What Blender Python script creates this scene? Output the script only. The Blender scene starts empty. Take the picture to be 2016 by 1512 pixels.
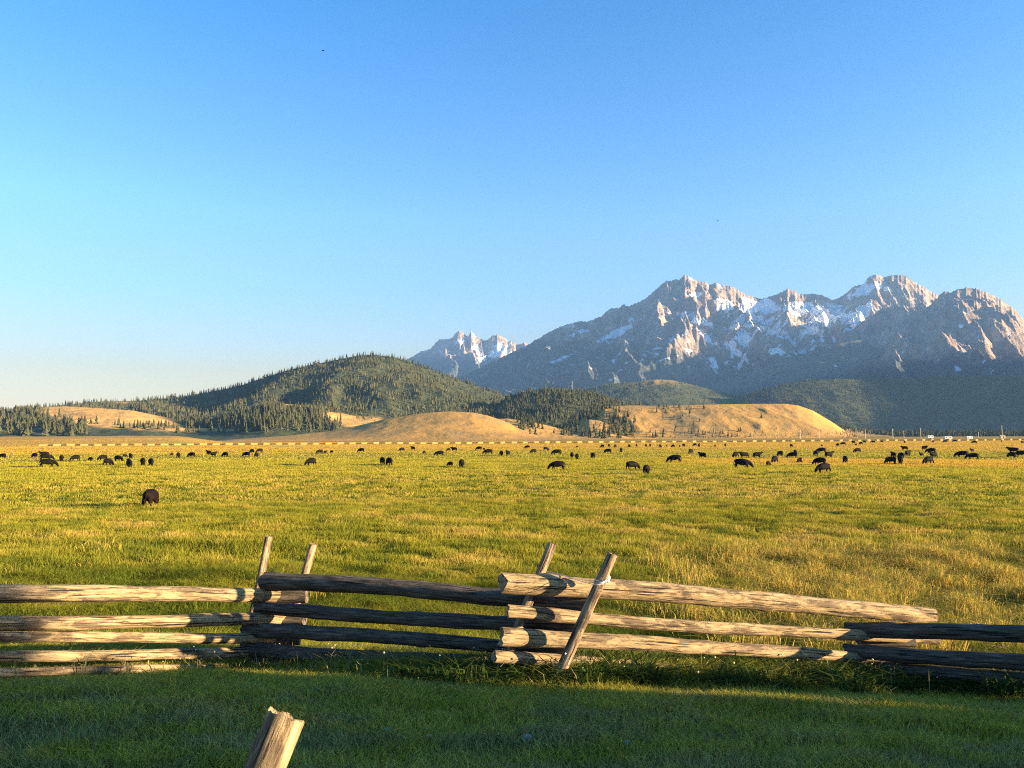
import bpy, bmesh, math, random
import numpy as np
from mathutils import Vector, Matrix

R = math.radians
scene = bpy.context.scene
C = scene.collection

# ------------------------------------------------------------------ camera
F = 1523.0                      # focal length in pixels of the 2016 px wide photograph
CAM = np.array([0.0, 0.0, 5.6])
PITCH = math.atan(101 / F)
ROLL = R(0.23)
cam = bpy.data.cameras.new('camera')
cam.sensor_width = 36.0
cam.lens = 36.0 * F / 2016
cam.clip_start = 0.1
cam.clip_end = 40000
camo = bpy.data.objects.new('camera', cam)
C.objects.link(camo)
camo.location = CAM
rot = Matrix.Rotation(R(90) + PITCH, 3, 'X') @ Matrix.Rotation(-ROLL, 3, 'Z')
camo.rotation_euler = rot.to_euler()
scene.camera = camo
RM = np.array(rot)

# ------------------------------------------------------------------ sun and sky
SUN_AZ = 106.0                  # clockwise from the view direction (+Y)
SUN_EL = 9.5
sd = np.array([math.sin(R(SUN_AZ)) * math.cos(R(SUN_EL)), math.cos(R(SUN_AZ)) * math.cos(R(SUN_EL)), math.sin(R(SUN_EL))])
world = bpy.data.worlds.new("World")
scene.world = world
world.use_nodes = True
wn = world.node_tree
sky = wn.nodes.new('ShaderNodeTexSky')
sky.sky_type = 'NISHITA'
sky.sun_disc = False
sky.sun_elevation = R(SUN_EL)
sky.sun_rotation = R(SUN_AZ)
sky.altitude = 1900
sky.air_density = 1.0
sky.dust_density = 3.0
sky.ozone_density = 3.2
bg = wn.nodes['Background']
bg.inputs['Strength'].default_value = 0.08
tc = wn.nodes.new('ShaderNodeTexCoord'); sx = wn.nodes.new('ShaderNodeSeparateXYZ')
wn.links.new(tc.outputs['Generated'], sx.inputs[0])
dust = wn.nodes.new('ShaderNodeValToRGB')               # dusty air low down, clear blue higher up
de = dust.color_ramp.elements
de[0].position, de[0].color = 0.0, (1.0, 0.57, 0.28, 1)
de[1].position, de[1].color = 0.55, (0.21, 0.78, 1.0, 1)
q_ = de.new(0.08); q_.color = (1.0, 0.55, 0.265, 1)
q_ = de.new(0.17); q_.color = (0.82, 0.75, 0.70, 1)
q_ = de.new(0.27); q_.color = (0.80, 0.92, 0.97, 1)
wn.links.new(sx.outputs[2], dust.inputs['Fac'])
mul = wn.nodes.new('ShaderNodeMix'); mul.data_type = 'RGBA'; mul.blend_type = 'MULTIPLY'; mul.inputs[0].default_value = 1.0
wn.links.new(sky.outputs[0], mul.inputs[6]); wn.links.new(dust.outputs[0], mul.inputs[7])
wn.links.new(mul.outputs[2], bg.inputs['Color'])
sun = bpy.data.lights.new('sun', 'SUN')
sun.energy = 5.0
sun.angle = R(0.5)
sun.color = (1.0, 0.77, 0.46)
suno = bpy.data.objects.new('sun', sun)
C.objects.link(suno)
suno.rotation_euler = Vector(sd).to_track_quat('Z', 'Y').to_euler()
suno.location = (30, -10, 30)
scene.view_settings.view_transform = 'Standard'
scene.view_settings.look = 'None'
scene.view_settings.gamma = 1
scene.view_settings.exposure = 2.5
scene.cycles.use_denoising = False
scene.cycles.filter_width = 1.1
scene.cycles.use_adaptive_sampling = False
scene.cycles.max_bounces = 6
scene.cycles.transmission_bounces = 3
scene.cycles.volume_bounces = 0
scene.cycles.sample_clamp_indirect = 6

HAZE = 3.7e-5

# ------------------------------------------------------------------ helpers
def ray(px, py):
    px = np.asarray(px, float); py = np.asarray(py, float)
    d = np.stack([(px - 1008) / F, -(py - 756) / F, -np.ones_like(px)], -1)
    return d @ RM.T

def at(px, py, Y):
    """world point seen at a photo pixel, at distance Y straight ahead"""
    d = ray(px, py)
    t = np.asarray(Y, float) / d[..., 1]
    return CAM + d * t[..., None]

def proj(P):
    q = (P - CAM) @ RM
    return 1008 + F * q[..., 0] / -q[..., 2], 756 - F * q[..., 1] / -q[..., 2]

def smooth(a, b, x):
    t = np.clip((x - a) / (b - a), 0, 1)
    return t * t * (3 - 2 * t)

def _hash(ix, iy, seed):
    h = (ix.astype(np.int64) * 374761393 + iy.astype(np.int64) * 668265263 + seed * 974711) & 0x7fffffff
    h = ((h ^ (h >> 13)) * 1274126177) & 0x7fffffff
    return ((h ^ (h >> 16)) & 0xffff) / 65535.0

def noise(x, y, seed=0):
    """gradient noise about -1..1"""
    x = np.asarray(x, float); y = np.asarray(y, float)
    x, y = np.broadcast_arrays(x, y)
    ix = np.floor(x).astype(np.int64); iy = np.floor(y).astype(np.int64)
    fx = x - ix; fy = y - iy
    u = fx * fx * fx * (fx * (fx * 6 - 15) + 10); v = fy * fy * fy * (fy * (fy * 6 - 15) + 10)
    def g(dx, dy):
        a = _hash(ix + dx, iy + dy, seed) * 2 * math.pi
        return np.cos(a) * (fx - dx) + np.sin(a) * (fy - dy)
    n0 = g(0, 0) * (1 - u) + g(1, 0) * u
    n1 = g(0, 1) * (1 - u) + g(1, 1) * u
    return (n0 * (1 - v) + n1 * v) * 1.5

def fbm(x, y, seed=0, o=4):
    s = 0; a = 1; t = 0
    for k in range(o):
        s = s + a * noise(x * 2 ** k, y * 2 ** k, seed + k * 17); t += a; a *= 0.5
    return s / t

def ridged(x, y, seed=0, o=4):
    s = 0; a = 1; t = 0
    for k in range(o):
        s = s + a * (1 - np.abs(noise(x * 2 ** k, y * 2 ** k, seed + k * 29))); t += a; a *= 0.5
    return s / t

def mesh_np(name, verts, faces, n, smooth_=False):
    """faces: (m, n) int array"""
    me = bpy.data.meshes.new(name)
    verts = np.asarray(verts, np.float32); faces = np.asarray(faces, np.int32)
    me.vertices.add(len(verts)); me.vertices.foreach_set('co', verts.ravel())
    me.loops.add(faces.size); me.loops.foreach_set('vertex_index', faces.ravel())
    m = len(faces)
    me.polygons.add(m)
    me.polygons.foreach_set('loop_start', np.arange(0, m * n, n, dtype=np.int32))
    me.polygons.foreach_set('use_smooth', np.full(m, smooth_, dtype=bool))
    me.update(calc_edges=True)
    return me

def attr(me, name, data, typ='FLOAT'):
    a = me.attributes.new(name, typ, 'POINT')
    if typ == 'FLOAT':
        a.data.foreach_set('value', np.asarray(data, np.float32).ravel())
    elif typ == 'FLOAT_VECTOR':
        a.data.foreach_set('vector', np.asarray(data, np.float32).ravel())
    else:
        d = np.asarray(data, np.float32)
        if d.shape[1] == 3: d = np.concatenate([d, np.ones((len(d), 1), np.float32)], 1)
        a.data.foreach_set('color', d.ravel())

def link(name, me, mat=None, parent=None, loc=None):
    o = bpy.data.objects.new(name, me)
    C.objects.link(o)
    if mat is not None and not me.materials: me.materials.append(mat)
    if parent is not None: o.parent = parent
    if loc is not None: o.location = loc
    return o

def tag(o, label=None, cat=None, group=None, kind=None):
    if label: o['label'] = label
    if cat: o['category'] = cat
    if group: o['group'] = group
    if kind: o['kind'] = kind
    return o

def empty(name, loc):
    o = bpy.data.objects.new(name, None); C.objects.link(o); o.location = loc
    o.empty_display_size = 0.2
    return o

def grid_faces(r, c):
    i = np.arange((r - 1) * (c - 1)); a = (i // (c - 1)) * c + i % (c - 1)
    return np.stack([a, a + 1, a + c + 1, a + c], 1)

# ------------------------------------------------------------------ materials
def newmat(name, rough=0.9, spec=0.2):
    m = bpy.data.materials.new(name); m.use_nodes = True
    nt = m.node_tree; b = nt.nodes['Principled BSDF']
    b.inputs['Roughness'].default_value = rough
    b.inputs['Specular IOR Level'].default_value = spec
    return m, nt, b


def N(nt, t, **kw):
    n = nt.nodes.new(t)
    for k, v in kw.items(): setattr(n, k, v)
    return n

def noise_node(nt, vec, scale, detail=4, rough=0.55, dist=0.0):
    n = N(nt, 'ShaderNodeTexNoise')
    n.inputs['Scale'].default_value = scale; n.inputs['Detail'].default_value = detail
    n.inputs['Roughness'].default_value = rough; n.inputs['Distortion'].default_value = dist
    if vec is not None: nt.links.new(vec, n.inputs['Vector'])
    return n.outputs['Fac']

def ramp(nt, fac, stops):
    r = N(nt, 'ShaderNodeValToRGB')
    e = r.color_ramp.elements
    e[0].position, e[0].color = stops[0][0], (*stops[0][1], 1)
    e[1].position, e[1].color = stops[-1][0], (*stops[-1][1], 1)
    for p, c in stops[1:-1]:
        q = e.new(p); q.color = (*c, 1)
    nt.links.new(fac, r.inputs['Fac'])
    return r.outputs['Color']

def mixc(nt, fac, a, b, mode='MIX'):
    n = N(nt, 'ShaderNodeMix', data_type='RGBA', blend_type=mode)
    for v, i in ((fac, 0), (a, 6), (b, 7)):
        if hasattr(v, 'links') or hasattr(v, 'is_output'): nt.links.new(v, n.inputs[i])
        elif i == 0: n.inputs[0].default_value = v
        else: n.inputs[i].default_value = (*v, 1)
    return n.outputs[2]

def math_node(nt, op, a, b=None, clamp=False):
    n = N(nt, 'ShaderNodeMath', operation=op); n.use_clamp = clamp
    for v, i in ((a, 0), (b, 1)):
        if v is None: continue
        if hasattr(v, 'is_output'): nt.links.new(v, n.inputs[i])
        else: n.inputs[i].default_value = v
    return n.outputs[0]

def obj_coord(nt, scale=(1, 1, 1)):
    g = N(nt, 'ShaderNodeNewGeometry')
    m = N(nt, 'ShaderNodeMapping'); m.inputs['Scale'].default_value = scale
    nt.links.new(g.outputs['Position'], m.inputs['Vector'])
    return m.outputs['Vector']

def at_node(nt, name):
    a = N(nt, 'ShaderNodeAttribute'); a.attribute_name = name
    return a

def bump(nt, b, h, strength, dist):
    n = N(nt, 'ShaderNodeBump'); n.inputs['Strength'].default_value = strength; n.inputs['Distance'].default_value = dist
    nt.links.new(h, n.inputs['Height']); nt.links.new(n.outputs['Normal'], b.inputs['Normal'])

def leafy(name, k_trans, rough=0.7):
    """vertex-coloured thin leaf material: diffuse with light coming through"""
    m = bpy.data.materials.new(name); m.use_nodes = True; nt = m.node_tree
    nt.nodes.remove(nt.nodes['Principled BSDF'])
    a = at_node(nt, 'col')
    d = N(nt, 'ShaderNodeBsdfDiffuse'); t = N(nt, 'ShaderNodeBsdfTranslucent'); mx = N(nt, 'ShaderNodeMixShader')
    mx.inputs[0].default_value = k_trans
    nt.links.new(a.outputs['Color'], d.inputs['Color']); nt.links.new(a.outputs['Color'], t.inputs['Color'])
    nt.links.new(d.outputs[0], mx.inputs[1]); nt.links.new(t.outputs[0], mx.inputs[2])
    nt.links.new(mx.outputs[0], nt.nodes['Material Output'].inputs['Surface'])
    return m

M_GRASS = leafy('grass_blades', 0.42)
M_NEEDLE = leafy('needles', 0.15)

# ground: vertex colour broken up by noise
M_GROUND, nt, b = newmat('ground_soil', 0.95, 0.1)
a = at_node(nt, 'col')
v = obj_coord(nt)
n1 = noise_node(nt, v, 1.3, 6, 0.65)
c = mixc(nt, 1.0, a.outputs['Color'], ramp(nt, n1, [(0.25, (0.45, 0.45, 0.42)), (0.75, (1.25, 1.2, 1.1))]), 'MULTIPLY')
nt.links.new(c, b.inputs['Base Color'])
bump(nt, b, noise_node(nt, v, 5.0, 5, 0.7), 0.7, 0.12)

# dry golden hillside
M_GOLD, nt, b = newmat('dry_grass_hillside', 0.95, 0.1)
v = obj_coord(nt)
n1 = noise_node(nt, v, 0.015, 5, 0.6)
n2 = noise_node(nt, v, 0.25, 5, 0.7)
c = ramp(nt, n1, [(0.35, (0.34, 0.22, 0.075)), (0.5, (0.54, 0.28, 0.055)), (0.65, (0.62, 0.335, 0.065))])
c = mixc(nt, 1.0, c, ramp(nt, n2, [(0.3, (0.62, 0.66, 0.7)), (0.6, (1.05, 1.03, 1.0))]), 'MULTIPLY')
vs = obj_coord(nt, (0.012, 0.012, 0.12))
c = mixc(nt, math_node(nt, 'MULTIPLY', noise_node(nt, vs, 1.0, 5, 0.65), 0.8), c, (0.30, 0.19, 0.07))
nt.links.new(c, b.inputs['Base Color'])
bump(nt, b, n2, 0.8, 1.2)

# forest floor: duff under the trees, dry grass where the clearing attribute is 1
M_FLOOR, nt, b = newmat('forest_floor', 0.95, 0.1)
v = obj_coord(nt)
n2 = noise_node(nt, v, 0.12, 5, 0.7)
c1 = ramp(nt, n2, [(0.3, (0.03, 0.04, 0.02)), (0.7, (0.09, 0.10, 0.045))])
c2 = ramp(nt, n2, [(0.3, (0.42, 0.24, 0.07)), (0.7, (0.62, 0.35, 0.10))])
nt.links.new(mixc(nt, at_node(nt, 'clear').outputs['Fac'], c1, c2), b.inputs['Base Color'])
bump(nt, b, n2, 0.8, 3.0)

# mountain rock, snow and the forest on the lower flanks
M_ROCK, nt, b = newmat('mountain_rock', 0.9, 0.15)
v = obj_coord(nt)
vst = obj_coord(nt, (1, 1, 0.35))
n1 = noise_node(nt, vst, 0.006, 8, 0.68, 0.6)
n2 = noise_node(nt, vst, 0.03, 7, 0.72)
rock = ramp(nt, n1, [(0.3, (0.17, 0.14, 0.125)), (0.5, (0.34, 0.255, 0.20)), (0.68, (0.56, 0.405, 0.30))])
rock = mixc(nt, 1.0, rock, ramp(nt, n2, [(0.35, (0.35, 0.35, 0.37)), (0.62, (1.2, 1.15, 1.1))]), 'MULTIPLY')
fo = at_node(nt, 'forest').outputs['Fac']
fm = math_node(nt, 'ADD', fo, math_node(nt, 'MULTIPLY', math_node(nt, 'SUBTRACT', n1, 0.5), 2.2))
fm = math_node(nt, 'MULTIPLY', math_node(nt, 'SUBTRACT', fm, 0.40), 3.0, True)
trees_c = ramp(nt, noise_node(nt, v, 0.05, 6, 0.75), [(0.3, (0.04, 0.05, 0.045)), (0.7, (0.12, 0.125, 0.11))])
c = mixc(nt, fm, rock, trees_c)
sn = at_node(nt, 'snow').outputs['Fac']
sm = math_node(nt, 'ADD', sn, math_node(nt, 'MULTIPLY', math_node(nt, 'SUBTRACT', noise_node(nt, obj_coord(nt, (1, 1, 0.8)), 0.0075, 7, 0.66, 1.2), 0.5), 2.6))
sm = math_node(nt, 'MULTIPLY', math_node(nt, 'SUBTRACT', sm, 0.33), 8.0, True)
c = mixc(nt, sm, c, (0.86, 0.88, 0.9))
nt.links.new(c, b.inputs['Base Color'])
bump(nt, b, n2, 1.0, 40.0)

# weathered rail timber, grain along the log
def wood(name, lo, mid, hi):
    m, nt, b = newmat(name, 0.85, 0.15)
    a = at_node(nt, 'logco')
    oi = N(nt, 'ShaderNodeObjectInfo')
    ad = N(nt, 'ShaderNodeVectorMath', operation='ADD')
    sc = N(nt, 'ShaderNodeVectorMath', operation='SCALE'); sc.inputs['Scale'].default_value = 40
    cx = N(nt, 'ShaderNodeCombineXYZ'); nt.links.new(oi.outputs['Random'], cx.inputs[0])
    nt.links.new(cx.outputs[0], sc.inputs[0]); nt.links.new(a.outputs['Vector'], ad.inputs[0]); nt.links.new(sc.outputs[0], ad.inputs[1])
    def mp(s):
        q = N(nt, 'ShaderNodeMapping'); q.inputs['Scale'].default_value = s
        nt.links.new(ad.outputs[0], q.inputs['Vector']); return q.outputs['Vector']
    g1 = noise_node(nt, mp((3.6, 42, 42)), 1.0, 8, 0.72, 0.5)
    g2 = noise_node(nt, mp((2.6, 11, 11)), 1.0, 6, 0.68, 0.4)
    g3 = noise_node(nt, mp((1.9, 52, 52)), 1.0, 4, 0.55, 0.3)
    c = ramp(nt, g1, [(0.3, lo), (0.5, mid), (0.68, hi)])
    bark = ramp(nt, g1, [(0.32, (0.022, 0.018, 0.014)), (0.66, (0.16, 0.115, 0.075))])
    bm = math_node(nt, 'MULTIPLY', math_node(nt, 'SUBTRACT', g2, 0.50), 11.0, True)
    c = mixc(nt, math_node(nt, 'MULTIPLY', bm, 0.85), c, bark)
    ck = math_node(nt, 'MULTIPLY', math_node(nt, 'SUBTRACT', 0.425, g3), 14.0, True)
    c = mixc(nt, ck, c, (0.02, 0.016, 0.012))
    nt.links.new(c, b.inputs['Base Color'])
    h = math_node(nt, 'SUBTRACT', math_node(nt, 'ADD', g1, math_node(nt, 'MULTIPLY', bm, 0.35)), math_node(nt, 'MULTIPLY', ck, 0.6))
    bump(nt, b, h, 1.0, 0.02)
    return m
M_RAIL = wood('weathered_rail', (0.13, 0.09, 0.05), (0.32, 0.225, 0.12), (0.50, 0.37, 0.21))
M_SHADERAIL = wood('shaded_weathered_rail', (0.04, 0.032, 0.027), (0.10, 0.08, 0.062), (0.24, 0.19, 0.14))  # darker copy of the rail timber, shade of the turned-away panels put into its colour
M_STAKE = wood('stake_wood', (0.12, 0.075, 0.045), (0.33, 0.22, 0.13), (0.52, 0.38, 0.24))

def plain(name, col, rough=0.8, nscale=None, var=0.4, spec=0.25):
    m, nt, b = newmat(name, rough, spec)
    if nscale:
        v = obj_coord(nt)
        f = noise_node(nt, v, nscale, 5, 0.6)
        lo = tuple(c * (1 - var) for c in col); hi = tuple(min(1, c * (1 + var)) for c in col)
        nt.links.new(ramp(nt, f, [(0.3, lo), (0.7, hi)]), b.inputs['Base Color'])
    else: b.inputs['Base Color'].default_value = (*col, 1)
    return m
M_BLACKHIDE = plain('black_hide', (0.006, 0.005, 0.005), 0.75, 2.2, 0.6, 0.06)
M_BROWNHIDE = plain('dark_brown_hide', (0.009, 0.005, 0.0035), 0.75, 2.2, 0.5, 0.06)
M_REDHIDE = plain('red_hide', (0.14, 0.045, 0.02), 0.7, 2.2, 0.4)
M_POLE = plain('pole_wood', (0.5, 0.43, 0.34), 0.85, 1.5, 0.25)
M_FARFENCE = plain('dry_fence_rail', (0.38, 0.255, 0.095), 0.85, 0.6, 0.2)
M_WHITE = plain('white_paint', (0.62, 0.6, 0.56), 0.5, 1.0, 0.05)
M_GLASS = plain('dark_window', (0.03, 0.035, 0.04), 0.15)
M_TYRE = plain('tyre_rubber', (0.02, 0.02, 0.02), 0.9)
M_WIRE = plain('galvanised_wire', (0.55, 0.52, 0.48), 0.5)
M_TRUNK = plain('pine_bark', (0.13, 0.09, 0.06), 0.9, 4.0, 0.4)
M_STONE = plain('pale_stone', (0.24, 0.22, 0.19), 0.9, 25.0, 0.3)

# ------------------------------------------------------------------ the ground sheet
FZ = 0.6
_py = np.array([-400, -30, -4, 0, 4, 7.0, 8.2, 9.6, 12, 16, 25, 60, 110, 20000])
_pz = np.array([4.0, 4.0, 4.05, 4.02, 3.72, 3.32, 3.04, 2.68, 2.1, 1.72, 1.3, 0.75, FZ, FZ])
# the foot of the near fence: ground points under the lowest rails
_ft = np.array([at(a, b, c) for a, b, c in ((-330, 1356, 7.2), (60, 1352, 8.0), (300, 1343, 8.7), (510, 1328, 9.6), (760, 1333, 9.05), (1100, 1348, 8.25), (1450, 1352, 8.8), (1780, 1362, 9.25), (2016, 1368, 8.6), (2500, 1392, 7.4))])
FXL, FYL, FZL = _ft[:, 0], _ft[:, 1], _ft[:, 2]
def ground_z(x, y):
    x = np.asarray(x, float); y = np.asarray(y, float)
    z = (np.interp(y, _py, _pz) + np.interp(y + 0.8, _py, _pz) + np.interp(y - 0.8, _py, _pz)) / 3
    near = 1 - smooth(25, 60, np.hypot(x, y))
    z = z - 0.045 * np.clip(x, -12, 12) * near * smooth(2, 8, y)
    d = np.hypot(x, y)
    und = 0.075 * fbm(x / 1.3, y / 1.3, 3, 3) + 0.17 * fbm(x / 6, y / 6, 5, 3) * smooth(11, 22, d) + 0.25 * fbm(x / 40, y / 40, 8, 2) * smooth(30, 120, d)
    z = z + und
    fl = np.interp(x, FXL, FZL)
    yl = np.interp(x, FXL, FYL)
    wgt = np.exp(-((y - yl) / 1.5) ** 4) * (np.abs(x) < 9.5)
    z = z * (1 - wgt) + (fl - 0.20 * (y - yl) + 0.6 * und) * wgt
    # unseen bank added right of the camera, shaped to shade the lawn
    cb = y + 0.287 * (x - 21)
    gap = 1 - 0.24 * np.exp(-((cb - 1.78) / 0.11) ** 2)  # notch added in the bank to let a streak of sun onto the lawn
    bank = np.exp(-((x - 21) / 4.5) ** 2) * (1 - smooth(2.4, 4.1, y + 1.1 * noise(x / 3, y / 3, 11))) * smooth(-16, -9, y) * gap
    z = z + (2.65 + 1.0 * (1 - smooth(1.15, 1.55, cb))) * bank * (1 + 0.16 * noise(y / 1.7, x / 5, 12))
    # dry terrace at the far side of the meadow, left
    px = 1008 + F * x / np.maximum(y, 1)
    ter = smooth(430, 640, y) * (1 - smooth(660, 760, y)) * (1 - smooth(330, 470, px)) * (y > 5)
    z = z + ter * (5.6 + 0.6 * fbm(x / 60, y / 60, 9, 3))
    return z

G_ = np.array([0.105, 0.128, 0.016]); Y_ = np.array([0.37, 0.305, 0.032]); S_ = np.array([0.42, 0.29, 0.07]); O_ = np.array([0.49, 0.305, 0.048])
def field_col(x, y):
    """colour of the grass cover: green, yellow-green, straw, gold"""
    d = np.hypot(x, y)
    k = 0.5 + 0.62 * fbm(x / 5, y / 3.6, 21, 5) + 0.22 * fbm(x / 45, y / 14, 22, 3)
    base = 0.52 * smooth(9, 35, d) + 0.25 * smooth(35, 110, d)
    t = np.clip(base + 1.0 * (k - 0.5), 0, 1)[..., None]
    c = G_ * (1 - t) + Y_ * t
    s = smooth(0.62, 0.95, k + 0.10 * smooth(12, 30, d)) * smooth(9, 16, d) * (1 - 0.6 * smooth(60, 140, d))
    s = np.maximum(s, 0.55 * smooth(0.15, 0.45, noise(x / 30, y / 9, 31)) * smooth(45, 70, d) * (1 - smooth(70, 120, d)))
    right = np.exp(-((x - 12) / 9) ** 2 - ((y - 17) / 6) ** 2)
    s = np.maximum(s, 0.75 * right * smooth(0.3, 0.75, k))
    c = c * (1 - s[..., None]) + S_ * s[..., None]
    px = 1008 + F * x / np.maximum(y, 1)
    far = smooth(190, 330, d + 40 * fbm(x / 60, y / 25, 33, 2))
    strip = smooth(128, 142, d) * (1 - smooth(165, 185, d)) * smooth(1200, 1500, px) * 0.85
    g = np.clip(np.maximum(far * 0.9, strip), 0, 1)[..., None]
    c = c * (1 - g) + O_ * g
    shade = (1 - smooth(10, 14, y))[..., None]          # lawn by the fence: colour brightened to stand in for light in its shade
    c = c * (1 - shade) + (np.array([0.29, 0.275, 0.036]) + np.array([0.06, 0.042, 0.018]) * (0.5 + 1.6 * fbm(x / 0.8, y / 0.6, 41, 4))[..., None]) * shade
    worn = (smooth(0.05, 0.5, fbm(x / 1.0, y / 0.45, 43, 3) + 0.28 * smooth(6.6, 5.2, y)) * (1 - smooth(7.0, 8.0, y)))[..., None] * 0.5
    c = c * (1 - worn) + np.array([0.22, 0.19, 0.12]) * worn
    return np.clip(c, 0.005, 1)

rr = np.concatenate([np.linspace(0.4, 30, 150), np.geomspace(30.4, 1500, 250), np.geomspace(1600, 15000, 24)])
th = np.concatenate([np.linspace(-180, -62, 40), np.linspace(-60, 60, 420), np.linspace(60.2, 110, 230), np.linspace(112, 180, 24)])
rg, tg = np.meshgrid(rr, np.radians(th), indexing='ij')
gx, gy = rg * np.sin(tg), rg * np.cos(tg)
gz = ground_z(gx, gy)
gz = np.where(rg > 1300, 0.2, gz)
V = np.stack([gx, gy, gz], -1).reshape(-1, 3)
me = mesh_np('ground', V, grid_faces(len(rr), len(th)), 4, True)
gc = field_col(gx.ravel(), gy.ravel())
gc = gc * 0.75
px_ = 1008 + F * gx / np.maximum(gy, 1)
terr = (smooth(430, 560, gy) * (1 - smooth(360, 470, px_))).ravel()[:, None]
gc = gc * (1 - terr) + np.array([0.50, 0.29, 0.065]) * terr
attr(me, 'col', gc, 'FLOAT_COLOR')
link('ground', me, M_GROUND)['kind'] = 'structure'

# ------------------------------------------------------------------ hills and mountains
def poly(px, pts):
    p = np.array(pts, float)
    return np.interp(px, p[:, 0], p[:, 1])

def layer(name, crest, D, L, back, foot_z, cols, rows, mat, ribs=(0, 1, 1), fine=(0, 1, 1), power=1.25, seed=0, tree_px=0, attrs=None, jag=0):
    """A ridge with a traced crest line at real distance D(px); falls towards the camera over L metres and away behind it."""
    p = np.array(crest, float)
    px = np.linspace(p[0, 0], p[-1, 0], cols)
    py = poly(px, crest) + tree_px
    if jag: py = py - jag * np.abs(noise(px / 7, px * 0 + 3, seed + 5)) - 0.5 * jag * noise(px / 2.7, px * 0 + 9, seed + 6)
    dist = D(px) if callable(D) else np.full(cols, float(D))
    P = at(px, py, dist)
    nb = max(4, rows // 6)
    s = np.concatenate([np.linspace(-1, 0, nb, endpoint=False), np.linspace(0, 1, rows) ** 1.15])
    S, PX = np.meshgrid(s, px, indexing='ij')
    CZ = np.broadcast_to(P[:, 2], S.shape)
    y = np.where(S < 0, dist - S * back, dist - S * L)
    x = np.broadcast_to(P[:, 0] / dist, S.shape) * y
    g = np.where(S < 0, 1 - smooth(0, 1, -S), (1 - np.clip(S, 0, 1)) ** power)
    fz = foot_z if not callable(foot_z) else foot_z(PX)
    z = fz + (CZ - fz) * g
    amp = np.where(S < 0, 0.4 * -S, smooth(0, 0.22, S) * (1 - smooth(0.75, 1.0, S)))
    wx = 0.35 * fbm(x / 700, y / 700, seed + 50, 3)
    rel = (CZ - fz) / (np.max(P[:, 2]) - np.min(fz) + 1e-6)
    low = 0.8 * np.exp(-np.clip(S, 0, 1) / 0.25) * (S >= 0)
    rv = (ridged(x / ribs[1] + wx, y / ribs[2] + wx, seed, 3) - 0.62) * 2
    z = z + ribs[0] * amp * np.clip(rel * 1.3, 0, 1) * (rv - low)
    ampf = np.where(S < 0, 0.3, smooth(0, 0.05, S) * (1 - smooth(0.85, 1, S)))
    fv = (ridged(x / fine[1], y / fine[2], seed + 7, 4) - 0.62) * 2
    z = z + fine[0] * ampf * np.clip(rel * 1.4, 0.15, 1) * (fv - low)
    V = np.stack([x, y, z], -1)
    me = mesh_np(name, V.reshape(-1, 3), grid_faces(len(s), cols), 4, True)
    o = link(name, me, mat); o['kind'] = 'structure'
    vpx, vpy = proj(V)
    if attrs:
        for k, fn in attrs.items():
            a_ = fn(V, vpx, vpy, S)
            if k == 'snow': a_ = a_ * (1.05 - 0.3 * rv - 0.6 * fv)
            attr(me, k, a_.ravel())
    return dict(V=V, px=vpx, py=vpy, s=S, nb=nb, o=o)

def dsun(d0, k=0.19):
    """distance profile of a ridge that runs along the direction of the low sun"""
    return lambda px: d0 / (1 + k * (px - 1008) / F)

def ell(vpx, vpy, items):
    out = np.zeros_like(vpx)
    for cx, cy, rx, ry, ang, w in items:
        c, s = math.cos(R(ang)), math.sin(R(ang))
        u = ((vpx - cx) * c + (vpy - cy) * s) / rx; v = (-(vpx - cx) * s + (vpy - cy) * c) / ry
        out = np.maximum(out, w * np.exp(-(u * u + v * v) * 0.9))
    return out

far_peaks = layer('far_peaks', [(560, 800), (700, 760), (760, 728), (790, 712), (808, 705), (829, 692), (845, 689), (866, 668), (880, 669), (891, 665), (897, 656), (903, 652), (909, 653), (915, 658), (921, 664), (927, 652), (937, 663), (952, 671), (961, 669), (968, 663), (980, 659), (995, 666), (1000, 675), (1008, 671), (1016, 679), (1026, 678), (1032, 674), (1038, 676), (1060, 690), (1150, 720)],
    dsun(11000), 2600, 1500, 20, 380, 120, M_ROCK, (220, 420, 1300), (60, 105, 330), 1.35, 3, 0,
    dict(snow=lambda V, x, y, S: 1.1 * ell(x, y, [(985, 690, 22, 14, -20, 0.85), (940, 690, 12, 8, 40, 0.6), (905, 672, 25, 6, -15, 0.5), (945, 705, 10, 16, 30, 0.6), (870, 690, 8, 8, 0, .4)]),
         forest=lambda V, x, y, S: smooth(690, 716, y)), 3)

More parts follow.
